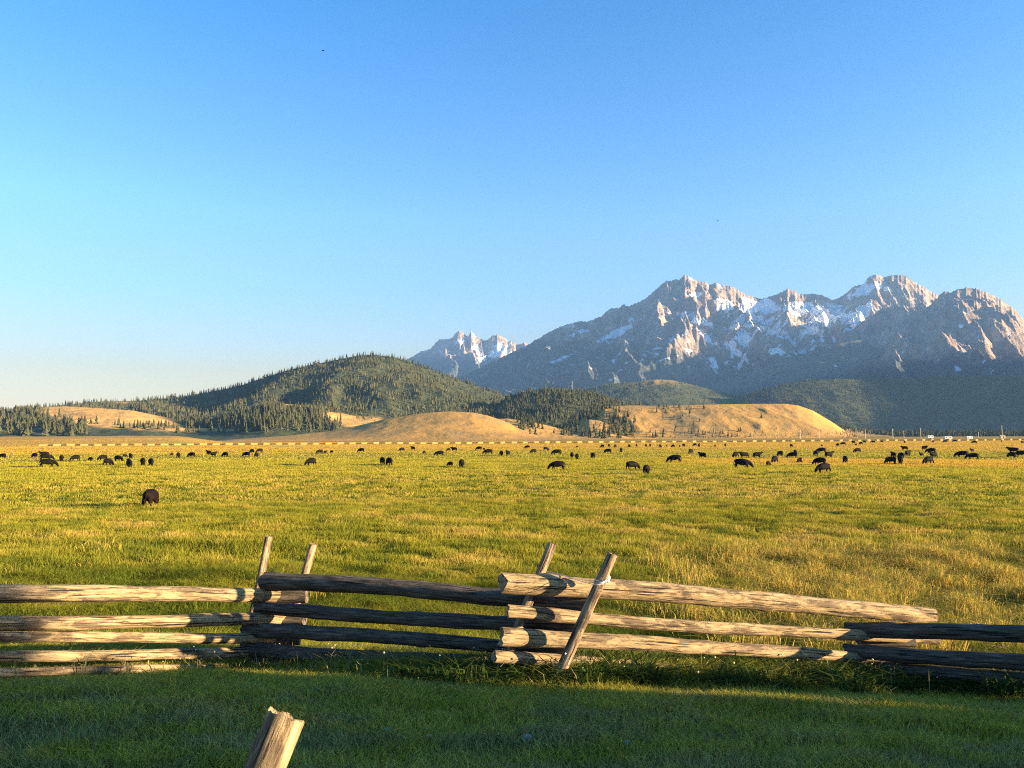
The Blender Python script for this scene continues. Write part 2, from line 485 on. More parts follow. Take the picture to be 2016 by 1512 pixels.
main_range = layer('mountain_range', [(700, 850), (800, 805), (860, 770), (900, 745), (940, 727), (1000, 698), (1040, 679), (1082, 654), (1112, 641), (1141, 633), (1155, 634), (1184, 624), (1188, 619), (1203, 607), (1218, 608), (1226, 600), (1236, 604), (1246, 600), (1256, 597), (1270, 589), (1285, 577), (1298, 564), (1312, 553), (1322, 554), (1330, 550), (1337, 552), (1347, 542), (1357, 546), (1372, 554), (1387, 556), (1399, 562), (1409, 556), (1419, 562), (1441, 565), (1461, 577), (1486, 587), (1500, 589), (1536, 578), (1551, 569), (1567, 575), (1577, 581), (1600, 579), (1618, 581), (1640, 592), (1659, 583), (1679, 566), (1702, 558), (1707, 548), (1721, 541), (1741, 546), (1756, 542), (1784, 543), (1799, 555), (1825, 570), (1843, 581), (1900, 600), (2016, 630), (2300, 640)],
    dsun(7610), 2500, 1500, 60, 1000, 300, M_ROCK, (330, 640, 1500), (55, 105, 360), 1.22, 11, 0,
    dict(snow=lambda V, x, y, S: np.clip(ell(x, y, [(1500, 605, 55, 14, 0, 1.0), (1590, 610, 75, 14, 5, 1.0), (1640, 625, 60, 15, 0, 0.85), (1520, 645, 70, 28, 20, 0.72), (1460, 660, 30, 30, 30, 0.72), (1600, 655, 60, 25, 20, 0.6), (1695, 575, 30, 10, -20, 0.9), (1690, 625, 12, 34, 35, 0.95), (1740, 566, 20, 6, 0, 0.6), (1360, 625, 45, 9, 20, .75), (1372, 580, 22, 8, -10, .5),
              (1215, 655, 35, 7, -30, 0.9), (1150, 652, 20, 4, 0, 0.75), (1245, 632, 9, 9, 40, .7), (1110, 705, 30, 4, -22, 0.7), (1180, 670, 12, 4, -20, .6), (1405, 715, 7, 16, -20, 0.95), (1450, 692, 26, 10, 35, .7), (1525, 690, 30, 8, 10, .6), (1590, 690, 26, 8, -10, .6), (1480, 716, 20, 5, 20, .55), (1640, 668, 24, 12, 40, .6), (1325, 668, 14, 5, -60, .6), (1290, 700, 12, 4, -50, .5), (1385, 660, 30, 8, 50, .65), (1430, 600, 20, 14, 0, .6), (1400, 690, 120, 40, 0, .22), (1200, 690, 140, 40, -20, .16)]), 0, 1),
         forest=lambda V, x, y, S: np.clip(smooth(640, 720, y + 0.1 * np.clip(1250 - x, 0, 400)) * 0.95 - 0.28 * np.exp(-((x - 1400) / 110) ** 2 - ((y - 700) / 45) ** 2), 0, 1)), 3)

massif = layer('right_massif', [(1400, 835), (1500, 790), (1560, 757), (1640, 706), (1710, 666), (1743, 648), (1777, 633), (1807, 617), (1830, 602), (1841, 592), (1851, 579), (1861, 573), (1872, 577), (1884, 571), (1902, 567), (1925, 571), (1951, 580), (1974, 593), (2000, 612), (2016, 632), (2060, 668), (2120, 650), (2250, 620), (2500, 570), (2900, 520), (3500, 560)],
    dsun(6250), 2000, 900, 60, 1000, 260, M_ROCK, (270, 600, 1300), (55, 105, 340), 1.15, 23, 0,
    dict(snow=lambda V, x, y, S: ell(x, y, [(1890, 640, 8, 4, 30, .5), (1880, 597, 20, 5, 30, .4), (1870, 680, 90, 30, 20, .18)]),
         forest=lambda V, x, y, S: np.clip(smooth(690, 726, y) * 0.9, 0, 1)), 5)

foothill = layer('forested_foothill', [(1200, 850), (1330, 790), (1400, 758), (1460, 738), (1513, 722), (1560, 706), (1611, 688), (1650, 676), (1688, 669), (1710, 673), (1744, 700), (1774, 718), (1830, 738), (2016, 790), (2200, 850)],
    5000, 1300, 900, 20, 260, 90, M_ROCK, (40, 400, 900), (16, 60, 120), 1.1, 31, 0,
    dict(snow=lambda V, x, y, S: np.zeros_like(x), forest=lambda V, x, y, S: np.ones_like(x)))

ZERO = lambda V, x, y, S: np.zeros_like(x)
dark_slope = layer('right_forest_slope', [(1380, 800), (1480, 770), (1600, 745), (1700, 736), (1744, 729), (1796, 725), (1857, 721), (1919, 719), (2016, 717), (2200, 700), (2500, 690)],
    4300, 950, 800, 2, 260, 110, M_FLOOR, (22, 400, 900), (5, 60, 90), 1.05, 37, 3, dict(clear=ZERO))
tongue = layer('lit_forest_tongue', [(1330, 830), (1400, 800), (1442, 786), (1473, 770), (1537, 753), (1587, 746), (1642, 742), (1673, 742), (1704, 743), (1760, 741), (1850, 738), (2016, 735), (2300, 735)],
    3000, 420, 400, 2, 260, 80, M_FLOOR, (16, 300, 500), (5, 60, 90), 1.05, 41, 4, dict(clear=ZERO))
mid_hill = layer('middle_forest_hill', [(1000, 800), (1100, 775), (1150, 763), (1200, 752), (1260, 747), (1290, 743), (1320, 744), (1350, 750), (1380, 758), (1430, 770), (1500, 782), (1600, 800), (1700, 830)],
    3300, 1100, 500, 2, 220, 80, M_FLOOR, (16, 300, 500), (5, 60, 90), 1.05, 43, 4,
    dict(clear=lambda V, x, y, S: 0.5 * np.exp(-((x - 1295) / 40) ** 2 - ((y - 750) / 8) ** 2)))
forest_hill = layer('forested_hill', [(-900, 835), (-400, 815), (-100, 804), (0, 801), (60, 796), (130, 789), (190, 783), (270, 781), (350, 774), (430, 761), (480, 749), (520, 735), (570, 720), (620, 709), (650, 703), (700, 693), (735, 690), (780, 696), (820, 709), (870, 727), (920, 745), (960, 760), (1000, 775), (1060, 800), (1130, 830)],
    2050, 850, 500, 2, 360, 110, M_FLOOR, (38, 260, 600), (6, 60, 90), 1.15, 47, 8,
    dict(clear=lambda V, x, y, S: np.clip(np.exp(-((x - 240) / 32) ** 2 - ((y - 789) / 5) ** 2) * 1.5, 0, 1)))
center_hill = layer('pine_hill', [(640, 845), (760, 825), (860, 812), (920, 804), (960, 795), (990, 782), (1005, 772), (1023, 767), (1061, 759), (1103, 757), (1138, 760), (1168, 767), (1208, 778), (1238, 788), (1277, 795), (1320, 800), (1420, 806), (1560, 815), (1680, 838), (1760, 850)],
    1550, 330, 350, 1, 260, 60, M_FLOOR, (10, 160, 300), (3, 40, 60), 1.1, 53, 7, dict(clear=lambda V, x, y, S: smooth(1290, 1400, x) * 0.6))
def clear_low(V, x, y, S):
    c = ell(x, y, [(200, 818, 120, 20, 7, 1.7), (300, 828, 70, 9, 15, 1.6), (580, 800, 70, 6, 5, 1.6), (700, 826, 60, 14, 8, 1.7), (380, 846, 160, 6, 0, .7), (-200, 825, 120, 10, 0, 1.2)])
    return np.clip(smooth(0.35, 0.75, c), 0, 1)
low_hill = layer('clearing_hill', [(-900, 825), (-400, 812), (-100, 812), (-20, 812), (60, 806), (90, 801), (130, 800), (200, 804), (260, 808), (330, 822), (370, 832), (420, 832), (480, 815), (530, 797), (560, 795), (610, 799), (640, 805), (700, 817), (760, 820), (830, 832), (900, 850)],
    1350, 420, 300, 0.6, 300, 70, M_FLOOR, (7, 160, 250), (2, 30, 40), 1.1, 59, 0, dict(clear=clear_low))
mound = layer('golden_mound', [(380, 874), (460, 865), (560, 858), (640, 850), (700, 839), (760, 825), (820, 815), (860, 811), (885, 810), (930, 812), (960, 818), (990, 828), (1020, 841), (1060, 854), (1100, 861)],
    930, 210, 160, 0.5, 260, 70, M_GOLD, (1.8, 80, 130), (0.4, 16, 30), 1.25, 61)
knob = layer('golden_knob', [(880, 840), (940, 826), (1000, 824), (1050, 831), (1100, 843), (1150, 854), (1190, 861)],
    1010, 190, 160, 0.5, 160, 50, M_GOLD, (2, 60, 110), (0.7, 14, 22), 1.2, 67)
knob2 = layer('small_golden_knob', [(1090, 860), (1120, 846), (1145, 833), (1160, 826), (1180, 828), (1200, 836), (1225, 850), (1245, 861)],
    1040, 150, 100, 0.5, 120, 40, M_GOLD, (1.4, 60, 110), (0.6, 14, 22), 1.2, 68)
bench = layer('golden_bench', [(1080, 862), (1120, 838), (1150, 818), (1190, 801), (1240, 798), (1290, 799), (1350, 798), (1420, 796), (1500, 795), (1545, 795), (1570, 798), (1600, 808), (1640, 832), (1670, 853), (1690, 861)],
    1150, 190, 260, 0.5, 300, 70, M_GOLD, (3.2, 80, 200), (0.55, 20, 40), 1.0, 71)
# unseen ridge added right of the view, shaped to shade the forest slopes
gx2, gy2 = np.meshgrid(np.linspace(3100, 7200, 90), np.linspace(700, 4700, 90), indexing='ij')
cc = gy2 + 0.277 * gx2
cc = cc + 45 * fbm(gx2 / 300, gy2 / 300, 81, 3)
z2 = np.clip(np.minimum(510 + (cc - 3040) * 0.39, 722 - 0.07 * (cc - 3530)), 0, 730) * (1 - smooth(5300, 5900, cc)) * smooth(3150, 3800, gx2) * (1 - smooth(6200, 7100, gx2))
z2 = z2 + 60 * fbm(gx2 / 250, gy2 / 250, 82, 4) * (z2 / 650)
me = mesh_np('shade_ridge_mesh', np.stack([gx2, gy2, z2 + 0.3], -1).reshape(-1, 3), grid_faces(90, 90), 4, True)
attr(me, 'clear', np.zeros(90 * 90))
link('shade_ridge', me, M_FLOOR)['kind'] = 'structure'

# ------------------------------------------------------------------ conifers
rng = np.random.default_rng(7)
def conifer_arrays(seed, layers=7, sides=9, h=1.0, r=0.15, trunk=True):
    """unit-height conifer of drooping star-shaped whorls, uneven outline; returns verts, tris, tone"""
    g = np.random.default_rng(seed)
    vs, fs, tone = [], [], []
    if trunk:
        k = len(vs)
        for q in range(4):
            a = q * math.pi / 2
            vs.append((0.012 * math.cos(a), 0.012 * math.sin(a), 0)); tone.append(-1)
        vs.append((0, 0, 0.5)); tone.append(-1)
        for q in range(4): fs.append((k + q, k + (q + 1) % 4, k + 4))
    low = 0.06 + 0.1 * g.random()
    for i in range(layers):
        t = i / (layers - 1)
        z0 = low + (0.9 - low) * t
        rad = r * (1 - t) ** 0.8 * (0.75 + 0.5 * g.random()) + 0.012
        top = z0 + (1 - low) / layers * 1.9
        if i == layers - 1: top = 1.0
        ox, oy = g.normal(0, 0.010, 2)
        k = len(vs)
        vs.append((ox, oy, min(top, 1.0))); tone.append(0.75 + 0.4 * g.random())
        ph = g.random() * 6.28
        for q in range(sides):
            a = ph + q * 2 * math.pi / sides
            rr_ = rad * (1.0 if q % 2 == 0 else 0.6) * (0.7 + 0.6 * g.random())
            vs.append((ox + rr_ * math.cos(a), oy + rr_ * math.sin(a), z0 - 0.25 * rr_ + 0.02 * g.normal())); tone.append(0.6 + 0.5 * g.random())
        for q in range(sides): fs.append((k, k + 1 + q, k + 1 + (q + 1) % sides))
    return np.array(vs), np.array(fs), np.array(tone)

PALE = np.array([0.120, 0.115, 0.055]); DEEP = np.array([0.042, 0.052, 0.026])
def tone_col(tone, k):
    base = PALE * k + DEEP * (1 - k)
    c = tone[:, None] * base
    c[tone < 0] = (0.14, 0.10, 0.07)
    return c

def scatter(L, n, keep, smin=0.02, smax=0.98):
    """n random points on a layer's front face where keep(px, py) > random"""
    V, px, py, s = L['V'], L['px'], L['py'], L['s']
    r0 = L['nb']
    A = V[r0:-1, :-1]; e1 = V[r0 + 1:, :-1] - A; e2 = V[r0:-1, 1:] - A
    area = np.linalg.norm(np.cross(e1, e2), axis=-1)
    kp = keep(px[r0:-1, :-1], py[r0:-1, :-1]) * ((s[r0:-1, :-1] >= smin) & (s[r0:-1, :-1] <= smax)) * (px[r0:-1, :-1] > -250) * (px[r0:-1, :-1] < 2250)
    w = (area * kp).ravel()
    i = rng.choice(len(w), n, p=w / w.sum())
    u, v = rng.random((2, n, 1))
    sh = area.shape
    a, b_, c_ = A.reshape(-1, 3)[i], e1.reshape(-1, 3)[i], e2.reshape(-1, 3)[i]
    return a + b_ * u + c_ * v

one = lambda x, y: np.ones_like(x)
def patchy(sx, sy, seed, lo=-0.15, hi=0.25, amin=0.15):
    return lambda x, y: amin + (1 - amin) * smooth(lo, hi, fbm(x / sx, y / sy, seed, 3))

# name, points, height range, paleness range
groves = []
def box(x0, x1, y0, y1):
    return lambda x, y: ((x > x0) & (x < x1) & (y > y0) & (y < y1)).astype(float)
def nclear(x, y):
    return np.clip(1 - 1.25 * clear_low(None, x, y, None), 0, 1)
groves.append(('conifer in the grove at the foot of the first golden knob', 'pines on the golden knobs', scatter(knob, 34, lambda x, y: np.exp(-((x - 1045) / 17) ** 2 - ((y - 838) / 10) ** 2)), (9, 15), (0.1, 0.6)))
groves.append(('conifer in the dark grove between the golden mound and golden bench', 'pines between mound and bench', np.concatenate([
    scatter(knob2, 60, lambda x, y: np.clip(smooth(845, 853, y) + 0.9 * (x < 1140) + 0.6 * (x > 1205), 0, 1)),
    scatter(bench, 190, lambda x, y: (x < 1250) * (x > 1085) * smooth(-22, 6, (y - 800) - (x - 1170) * 0.45) * (1 - 0.97 * np.exp(-((x - 1165) / 25) ** 2 - ((y - 838) / 14) ** 2)))]), (10, 17), (0.1, 0.6)))
groves.append(('conifer standing apart on the golden bench slope', 'single pines on the golden bench', np.concatenate([
    scatter(bench, 26, lambda x, y: np.exp(-((x - 1330) / 45) ** 2 - ((y - 808) / 7) ** 2)), scatter(bench, 14, lambda x, y: ((x > 1260) & (x < 1420) & (y > 820)) * 1.0),
    scatter(bench, 7, lambda x, y: ((x > 1420) & (x < 1570)) * 1.0), scatter(bench, 26, lambda x, y: ((x > 1255) & (x < 1480) & (y > 849)) * 1.0)]), (4, 10), (0.0, 0.5)))
groves.append(('tall conifer in the grove below the left clearing', 'pines below the left clearing',
    scatter(low_hill, 420, lambda x, y: nclear(x, y) * (x < 165) * (x > -230) * smooth(806, 818, y) * (y < 858)), (12, 20), (0.2, 0.8)))
groves.append(('tall conifer in the grove left of the golden mound', 'pines left of the golden mound',
    scatter(low_hill, 560, lambda x, y: nclear(x, y) * (x > 345) * (x < 665) * (y > 806) * (y < 855) * (1 - 0.8 * smooth(843, 853, y))), (12, 20), (0.15, 0.8)))
groves.append(('small conifer at the edge of the left clearing', 'pines edging the left clearing',
    scatter(low_hill, 60, lambda x, y: np.exp(-((x - 270) / 70) ** 2 - ((y - 842 + (x - 270) * 0.0) / 4) ** 2) + 0.6 * np.exp(-((x - 130) / 60) ** 2 - ((y - 836) / 5) ** 2)), (8, 15), (0.1, 0.6)))
groves.append(('conifer in the belt behind the golden mound', 'pines behind the golden mound',
    scatter(center_hill, 420, lambda x, y: (x > 640) * (x < 1000) * smooth(797, 806, y) * (y < 832)), (11, 17), (0.3, 0.8)))
groves.append(('conifer on the pine hill behind the golden bench', 'pines on the hill behind the bench',
    scatter(center_hill, 1700, lambda x, y: (x >= 985) * (x < 1300) * (0.5 + 0.5 * patchy(25, 9, 91)(x, y))), (9, 16), (0.25, 0.85)))
stuffpts = []
stuffpts.append((scatter(bench, 260, lambda x, y: (x > 1240) * (x < 1690) * smooth(846, 854, y)), (1.5, 4.5), (0.1, 0.6)))
stuffpts.append((scatter(bench, 160, lambda x, y: (x > 1240) * (x < 1650) * patchy(30, 12, 95, 0.0, 0.4, 0.0)(x, y)), (1, 2.5), (0.1, 0.6)))
stuffpts.append((scatter(center_hill, 420, lambda x, y: (x > 1290) * (x < 1760) * 1.0, 0, 0.4), (8, 13), (0.1, 0.5)))
stuffpts.append((scatter(mound, 260, patchy(40, 12, 97, -0.1, 0.4, 0.05)), (0.7, 1.8), (0.2, 0.8)))
stuffpts.append((scatter(knob, 120, one), (0.7, 1.8), (0.2, 0.8)))
stuffpts.append((scatter(low_hill, 500, lambda x, y: nclear(x, y) * (y < 812)), (9, 15), (0.3, 0.8)))
def fh(x, y):
    return np.clip(1 - 1.3 * np.exp(-((x - 240) / 32) ** 2 - ((y - 789) / 5) ** 2), 0, 1) * (0.35 + 0.65 * patchy(40, 14, 93)(x, y))
stuffpts.append((scatter(forest_hill, 13000, fh, 0), (8, 15), (0.35, 1.0)))
stuffpts.append((scatter(forest_hill, 500, lambda x, y: one(x, y), 0, 0.02), (8, 16), (0.1, 0.7)))
stuffpts.append((scatter(tongue, 13000, one, 0), (8, 13), (0.4, 1.0)))
stuffpts.append((scatter(mid_hill, 6500, lambda x, y: 1 - 0.6 * np.exp(-((x - 1295) / 40) ** 2 - ((y - 750) / 8) ** 2), 0), (8, 13), (0.4, 1.0)))
stuffpts.append((scatter(dark_slope, 12000, one, 0), (11, 18), (0.3, 0.9)))
# darker conifer belt on the valley floor at the right
nb_ = 1500
bx = rng.random(nb_); bY = 1350 + 500 * rng.random(nb_) ** 1.5
bpx = 1670 + 560 * bx
stuffpts.append((np.stack([(bpx - 1008) / F * bY, bY, np.full(nb_, 0.3)], -1), (9, 17), (0.0, 0.4)))

variants = [conifer_arrays(100 + i, 7, 9, r=0.13 + 0.05 * (i % 3)) for i in range(6)]
cheap = [conifer_arrays(200 + i, 4, 6, r=0.14 + 0.03 * (i % 3), trunk=False) for i in range(5)]
# individual trees: the nearest ones
cand = []
for gi, (lab, grp, P, hr, kr) in enumerate(groves):
    px, py = proj(P)
    for p, x in zip(P, px):
        cand.append((np.hypot(p[0], p[1]), gi, p, -20 < x < 2036))
vis = sorted([c for c in cand if c[3]], key=lambda c: c[0])
chosen = vis[:300]
chosen_ids = {id(c) for c in chosen}
tree_me = []
for i, (v_, f_, t_) in enumerate(variants):
    for k in (0.2, 0.55, 0.85):
        m = mesh_np('pine_tree', v_, f_, 3)
        attr(m, 'col', tone_col(t_, k), 'FLOAT_COLOR'); m.materials.append(M_NEEDLE)
        tree_me.append(m)
for c in chosen:
    lab, grp, P, hr, kr = groves[c[1]]
    h = 0.87 * (hr[0] + (hr[1] - hr[0]) * rng.random() ** 1.3)
    k = kr[0] + (kr[1] - kr[0]) * rng.random()
    m = tree_me[int(rng.integers(6)) * 3 + min(2, int(k * 3))]
    o = link('pine_tree', m); o.location = c[2] - np.array([0, 0, 0.3])
    w = h * (0.8 + 0.45 * rng.random())
    o.scale = (w, w, h); o.rotation_euler[2] = rng.random() * 6.28
    tag(o, lab, 'tree', grp)
def merge_trees(name, sets, arrs, label):
    Vs, Fs, Cs = [], [], []; off = 0
    for P, hr, kr in sets:
        n = len(P); which = rng.integers(0, len(arrs), n)
        clump = 0.5 + 0.5 * fbm(P[:, 0] / 90, P[:, 1] / 90, 77, 2)
        for wi in range(len(arrs)):
            sel = np.nonzero(which == wi)[0]
            if not len(sel): continue
            v_, f_, t_ = arrs[wi]
            h = 0.92 * (hr[0] + (hr[1] - hr[0]) * rng.random(len(sel)) ** 1.4); w = h * (0.8 + 0.5 * rng.random(len(sel)))
            a = rng.random(len(sel)) * 6.28
            ca, sa = np.cos(a)[:, None], np.sin(a)[:, None]
            X = (v_[:, 0] * ca - v_[:, 1] * sa) * w[:, None] + P[sel, 0][:, None]
            Yv = (v_[:, 0] * sa + v_[:, 1] * ca) * w[:, None] + P[sel, 1][:, None]
            Z = v_[:, 2] * h[:, None] + P[sel, 2][:, None] - 0.4
            Vs.append(np.stack([X, Yv, Z], -1).reshape(-1, 3))
            Fs.append((f_[None] + (off + np.arange(len(sel)) * len(v_))[:, None, None]).reshape(-1, 3))
            k = np.clip(kr[0] + (kr[1] - kr[0]) * (0.6 * rng.random(len(sel)) + 0.4 * clump[sel]), 0, 1)
            base = PALE * k[:, None] + DEEP * (1 - k[:, None])
            col = base[:, None, :] * np.abs(t_)[None, :, None]
            Cs.append(col.reshape(-1, 3)); off += len(sel) * len(v_)
    me = mesh_np(name, np.concatenate(Vs), np.concatenate(Fs), 3)
    attr(me, 'col', np.concatenate(Cs), 'FLOAT_COLOR')
    o = link(name, me, M_NEEDLE)
    tag(o, label, 'forest', None, 'stuff')
rest = []
for gi, (lab, grp, P, hr, kr) in enumerate(groves):
    q = [c[2] for c in cand if c[1] == gi and id(c) not in chosen_ids]
    if q: rest.append((np.array(q), hr, kr))
merge_trees('near_forest', rest, variants, 'conifer woods on the low hills behind the meadow')
merge_trees('far_forest', stuffpts, cheap, 'conifer forest covering the far hills below the mountains')

# ------------------------------------------------------------------ grass
def blades(name, x, y, h, w, lean, curl, col, seg, label, z=None, cat='grass'):
    """one mesh of grass blades; seg=1 a single tapering triangle, seg=2 a bent blade"""
    n = len(x); g = rng
    z0 = ground_z(x, y) if z is None else z
    a = g.random(n) * 2 * math.pi
    dx, dy = np.cos(a), np.sin(a)
    la = g.random(n) * 2 * math.pi
    lx, ly = np.cos(la) * lean * h, np.sin(la) * lean * h
    b0 = np.stack([x - dx * w / 2, y - dy * w / 2, z0 - 0.02], -1); b1 = np.stack([x + dx * w / 2, y + dy * w / 2, z0 - 0.02], -1)
    if seg == 1:
        tip = np.stack([x + lx, y + ly, z0 + h], -1)
        V = np.stack([b0, b1, tip], 1).reshape(-1, 3); k = 3
        F_ = np.arange(n * 3).reshape(-1, 3)
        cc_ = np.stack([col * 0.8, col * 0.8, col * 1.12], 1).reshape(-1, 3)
    else:
        mx_, my_ = x + lx * 0.35, y + ly * 0.35; mz = z0 + h * 0.6
        m0 = np.stack([mx_ - dx * w * .4, my_ - dy * w * .4, mz], -1); m1 = np.stack([mx_ + dx * w * .4, my_ + dy * w * .4, mz], -1)
        tip = np.stack([x + lx * (1 + curl), y + ly * (1 + curl), z0 + h * (1 - 0.25 * curl)], -1)
        V = np.stack([b0, b1, m1, m0, tip], 1).reshape(-1, 3)
        i = np.arange(n)[:, None] * 5
        F_ = np.concatenate([i + np.array([[0, 1, 2]]), i + np.array([[0, 2, 3]]), i + np.array([[3, 2, 4]])], 0)
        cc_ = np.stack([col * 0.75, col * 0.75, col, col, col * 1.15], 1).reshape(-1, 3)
    me = mesh_np(name, V, F_, 3)
    attr(me, 'col', cc_, 'FLOAT_COLOR')
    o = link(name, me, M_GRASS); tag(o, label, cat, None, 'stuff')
    return o

def wedge(n, r0, r1, ang=37.5, p=1.0):
    """points in the view wedge; p=1 gives even density over the ground, p=0 even over distance"""
    u = rng.random(n)
    r = (r0 ** (1 + p) + u * (r1 ** (1 + p) - r0 ** (1 + p))) ** (1 / (1 + p))
    t = np.radians((rng.random(n) * 2 - 1) * ang)
    return r * np.sin(t), r * np.cos(t)

def fence_y(x):
    """the line of the near fence on the ground"""
    return np.interp(x, [-9, -6.4, -3.1, 0.5, 4.5, 8.0], [9.0, 7.6, 9.6, 8.25, 9.3, 8.0])

def jitter(col, s=0.25):
    n = len(col)
    v_ = 1 + s * rng.normal(0, 1, (n, 1)); hue = rng.normal(0, 0.06, (n, 1))
    return np.clip(col * v_ * np.concatenate([1 + hue, np.ones((n, 1)), 1 - hue], 1), 0.004, 0.9)

def mead_h(x, y):
    """height of the meadow grass: tussocks and grazed spots"""
    t = 0.45 + 0.85 * fbm(x / 1.4, y / 1.4, 61, 3) + 0.35 * fbm(x / 8, y / 5, 62, 2)
    return np.clip(t, 0.12, 1.3)

# lawn in front of the fence
x, y = wedge(400000, 3.6, 11.2, 47)
fy = fence_y(x)
front = smooth(0.3, -0.5, y - fy)
h0 = 0.05 + 0.06 * rng.random(len(x)) + 0.05 * np.clip(fbm(x / 0.6, y / 0.6, 63, 3), 0, 1)
edge = np.exp(-((y - fy + 0.25) / 0.5) ** 2)
hb = h0 + edge * (0.3 + 0.7 * smooth(-3.5, -1.0, x)) * (0.08 + 0.18 * rng.random(len(x)) ** 2) + (1 - front) * (0.12 + 0.16 * rng.random(len(x)))
dens = 0.25 + 0.75 * smooth(-0.45, 0.1, fbm(x / 0.9, y / 0.55, 64, 3) + 0.25 * smooth(5.2, 7.5, y))
keep = rng.random(len(x)) < np.maximum(dens, 1 - front)
x, y, hb = x[keep], y[keep], hb[keep]
col = jitter(field_col(x, y), 0.3)
dry = rng.random(len(x)) < 0.06
col[dry] = np.array([0.26, 0.2, 0.1]) * (0.6 + 0.6 * rng.random((dry.sum(), 1)))
blades('lawn_grass', x, y, hb, 0.0045 + 0.003 * rng.random(len(x)), 0.25 + 0.5 * rng.random(len(x)), 0.4, col, 2, 'short green grass in front of the rail fence')

x, y = wedge(410000, 9.0, 24, 47, 0.6)
k = y > fence_y(x) + 0.4
x, y = x[k], y[k]
t = mead_h(x, y)
tall = np.exp(-((x - 9) / 8) ** 2 - ((y - 15) / 6) ** 2)
h = (0.07 + 0.34 * t * (0.6 + 0.6 * rng.random(len(x)))) * (1 + 0.7 * tall)
blades('tall_grass', x, y, h, 0.007 + 0.006 * rng.random(len(x)), 0.25 + 0.5 * rng.random(len(x)), 0.6, jitter(field_col(x, y), 0.28), 2, 'tall yellow green grass just behind the rail fence')
x, y = wedge(630000, 22, 60, 46, 0.5)
t = mead_h(x, y)
blades('meadow_grass', x, y, 0.05 + 0.36 * t * (0.5 + 0.6 * rng.random(len(x))), 0.02 + 0.02 * rng.random(len(x)), 0.3 + 0.4 * rng.random(len(x)), 0, jitter(field_col(x, y), 0.25), 1, 'sunlit tufted meadow grass between the fence and the cattle')
x, y = wedge(630000, 58, 170, 46, 0.35)
t = mead_h(x / 1.6, y / 1.6)
blades('pasture_grass', x, y, 0.04 + 0.34 * t * (0.5 + 0.6 * rng.random(len(x))), 0.05 + 0.05 * rng.random(len(x)), 0.3, 0, jitter(field_col(x, y), 0.2), 1, 'yellow green pasture grass around the cattle')
x, y = wedge(500000, 165, 640, 46, 0.25)
blades('hay_grass', x, y, 0.08 + 0.14 * rng.random(len(x)), 0.15 + 0.2 * rng.random(len(x)), 0.3, 0, jitter(field_col(x, y), 0.15), 1, 'golden dry grass at the far end of the pasture')

# darker rush tussocks standing in the meadow
nc = 1080
tx, ty = wedge(nc, 17, 100, 45, 0.55)
n = nc * 70; ci = rng.integers(0, nc, n); tk = 0.6 + 0.8 * rng.random(nc)
x = tx[ci] + rng.normal(0, 0.26, n) * tk[ci]; y = ty[ci] + rng.normal(0, 0.16, n) * tk[ci]
kk = y > fence_y(x) + 2.5; x, y, ci = x[kk], y[kk], ci[kk]; n = len(x)
tc_ = np.where(rng.random((nc, 1)) < 0.6, np.array([[0.13, 0.155, 0.02]]), np.array([[0.40, 0.31, 0.06]]))[ci]
blades('meadow_tussocks', x, y, (0.16 + 0.26 * rng.random(n)) * tk[ci], 0.008 + 0.00035 * y, 0.3 + 0.5 * rng.random(n), 0.5, jitter(tc_, 0.22), 2, 'darker rush tussocks and dry clumps dotted over the meadow')

n = 260000
x = 1.0 + 24 * rng.random(n); y = 13 + 21 * rng.random(n)
cl = fbm(x / 1.5, y / 1.2, 71, 3) + 0.4 * fbm(x / 5, y / 3, 72, 2)
kk = (rng.random(n) < smooth(-0.25, 0.35, cl) * smooth(0.14, 0.36, x / y + 0.05 * noise(x / 4, y / 4, 75)) * (1 - smooth(28, 34, y))) & (np.abs(x) < 0.78 * y)
x, y, cl = x[kk], y[kk], cl[kk]; n = len(x)
fc_ = np.where(rng.random((n, 1)) < 0.62, np.array([[0.46, 0.35, 0.06]]), np.array([[0.60, 0.38, 0.11]]))
fc_ = np.where(rng.random((n, 1)) < 0.3, np.array([[0.13, 0.15, 0.025]]), fc_)
blades('feather_grass', x, y, (0.42 + 0.55 * rng.random(n)) * (0.7 + 0.9 * np.clip(cl, 0, 1)), 0.009 + 0.008 * rng.random(n), 0.3 + 0.5 * rng.random(n), 0.9, jitter(fc_, 0.25), 2, 'tall golden feathery grass behind the right half of the fence')

# weeds and seed heads along the fence
n = 1500
x = -6.5 + 14.5 * rng.random(n); y = fence_y(x) + rng.normal(-0.15, 0.35, n)
h = 0.16 + 0.3 * rng.random(n) ** 1.5
wcol = jitter(np.where(rng.random((n, 1)) < 0.5, np.array([[0.16, 0.17, 0.05]]), np.array([[0.33, 0.27, 0.13]])), 0.25)
zz = ground_z(x, y)
blades('fence_weeds', x, y, h, np.full(n, 0.012), 0.2 + 0.3 * rng.random(n), 0.4, wcol, 2, 'tall weeds and stalks along the foot of the fence', cat='weeds')
# leafy rosettes of broad-leaved weeds at the fence foot
n = 42000
ctr = -4.5 + 12.5 * rng.random(420) ** 0.85; cy = fence_y(ctr) + rng.normal(-0.22, 0.28, 420)
ci = rng.integers(0, 420, n); hk = 0.5 + 0.9 * rng.random(420)
x = ctr[ci] + rng.normal(0, 0.09, n); y = cy[ci] + rng.normal(0, 0.09, n)
blades('broadleaf_weeds', x, y, (0.05 + 0.26 * rng.random(n)) * hk[ci] * (0.5 + 0.6 * smooth(-2.5, 0.5, x)), 0.014 + 0.016 * rng.random(n), 0.4 + 0.6 * rng.random(n), 0.8, jitter(np.tile(np.array([[0.050, 0.080, 0.018]]), (n, 1)), 0.3), 2, 'leafy green weeds in the shade of the fence', cat='weeds')
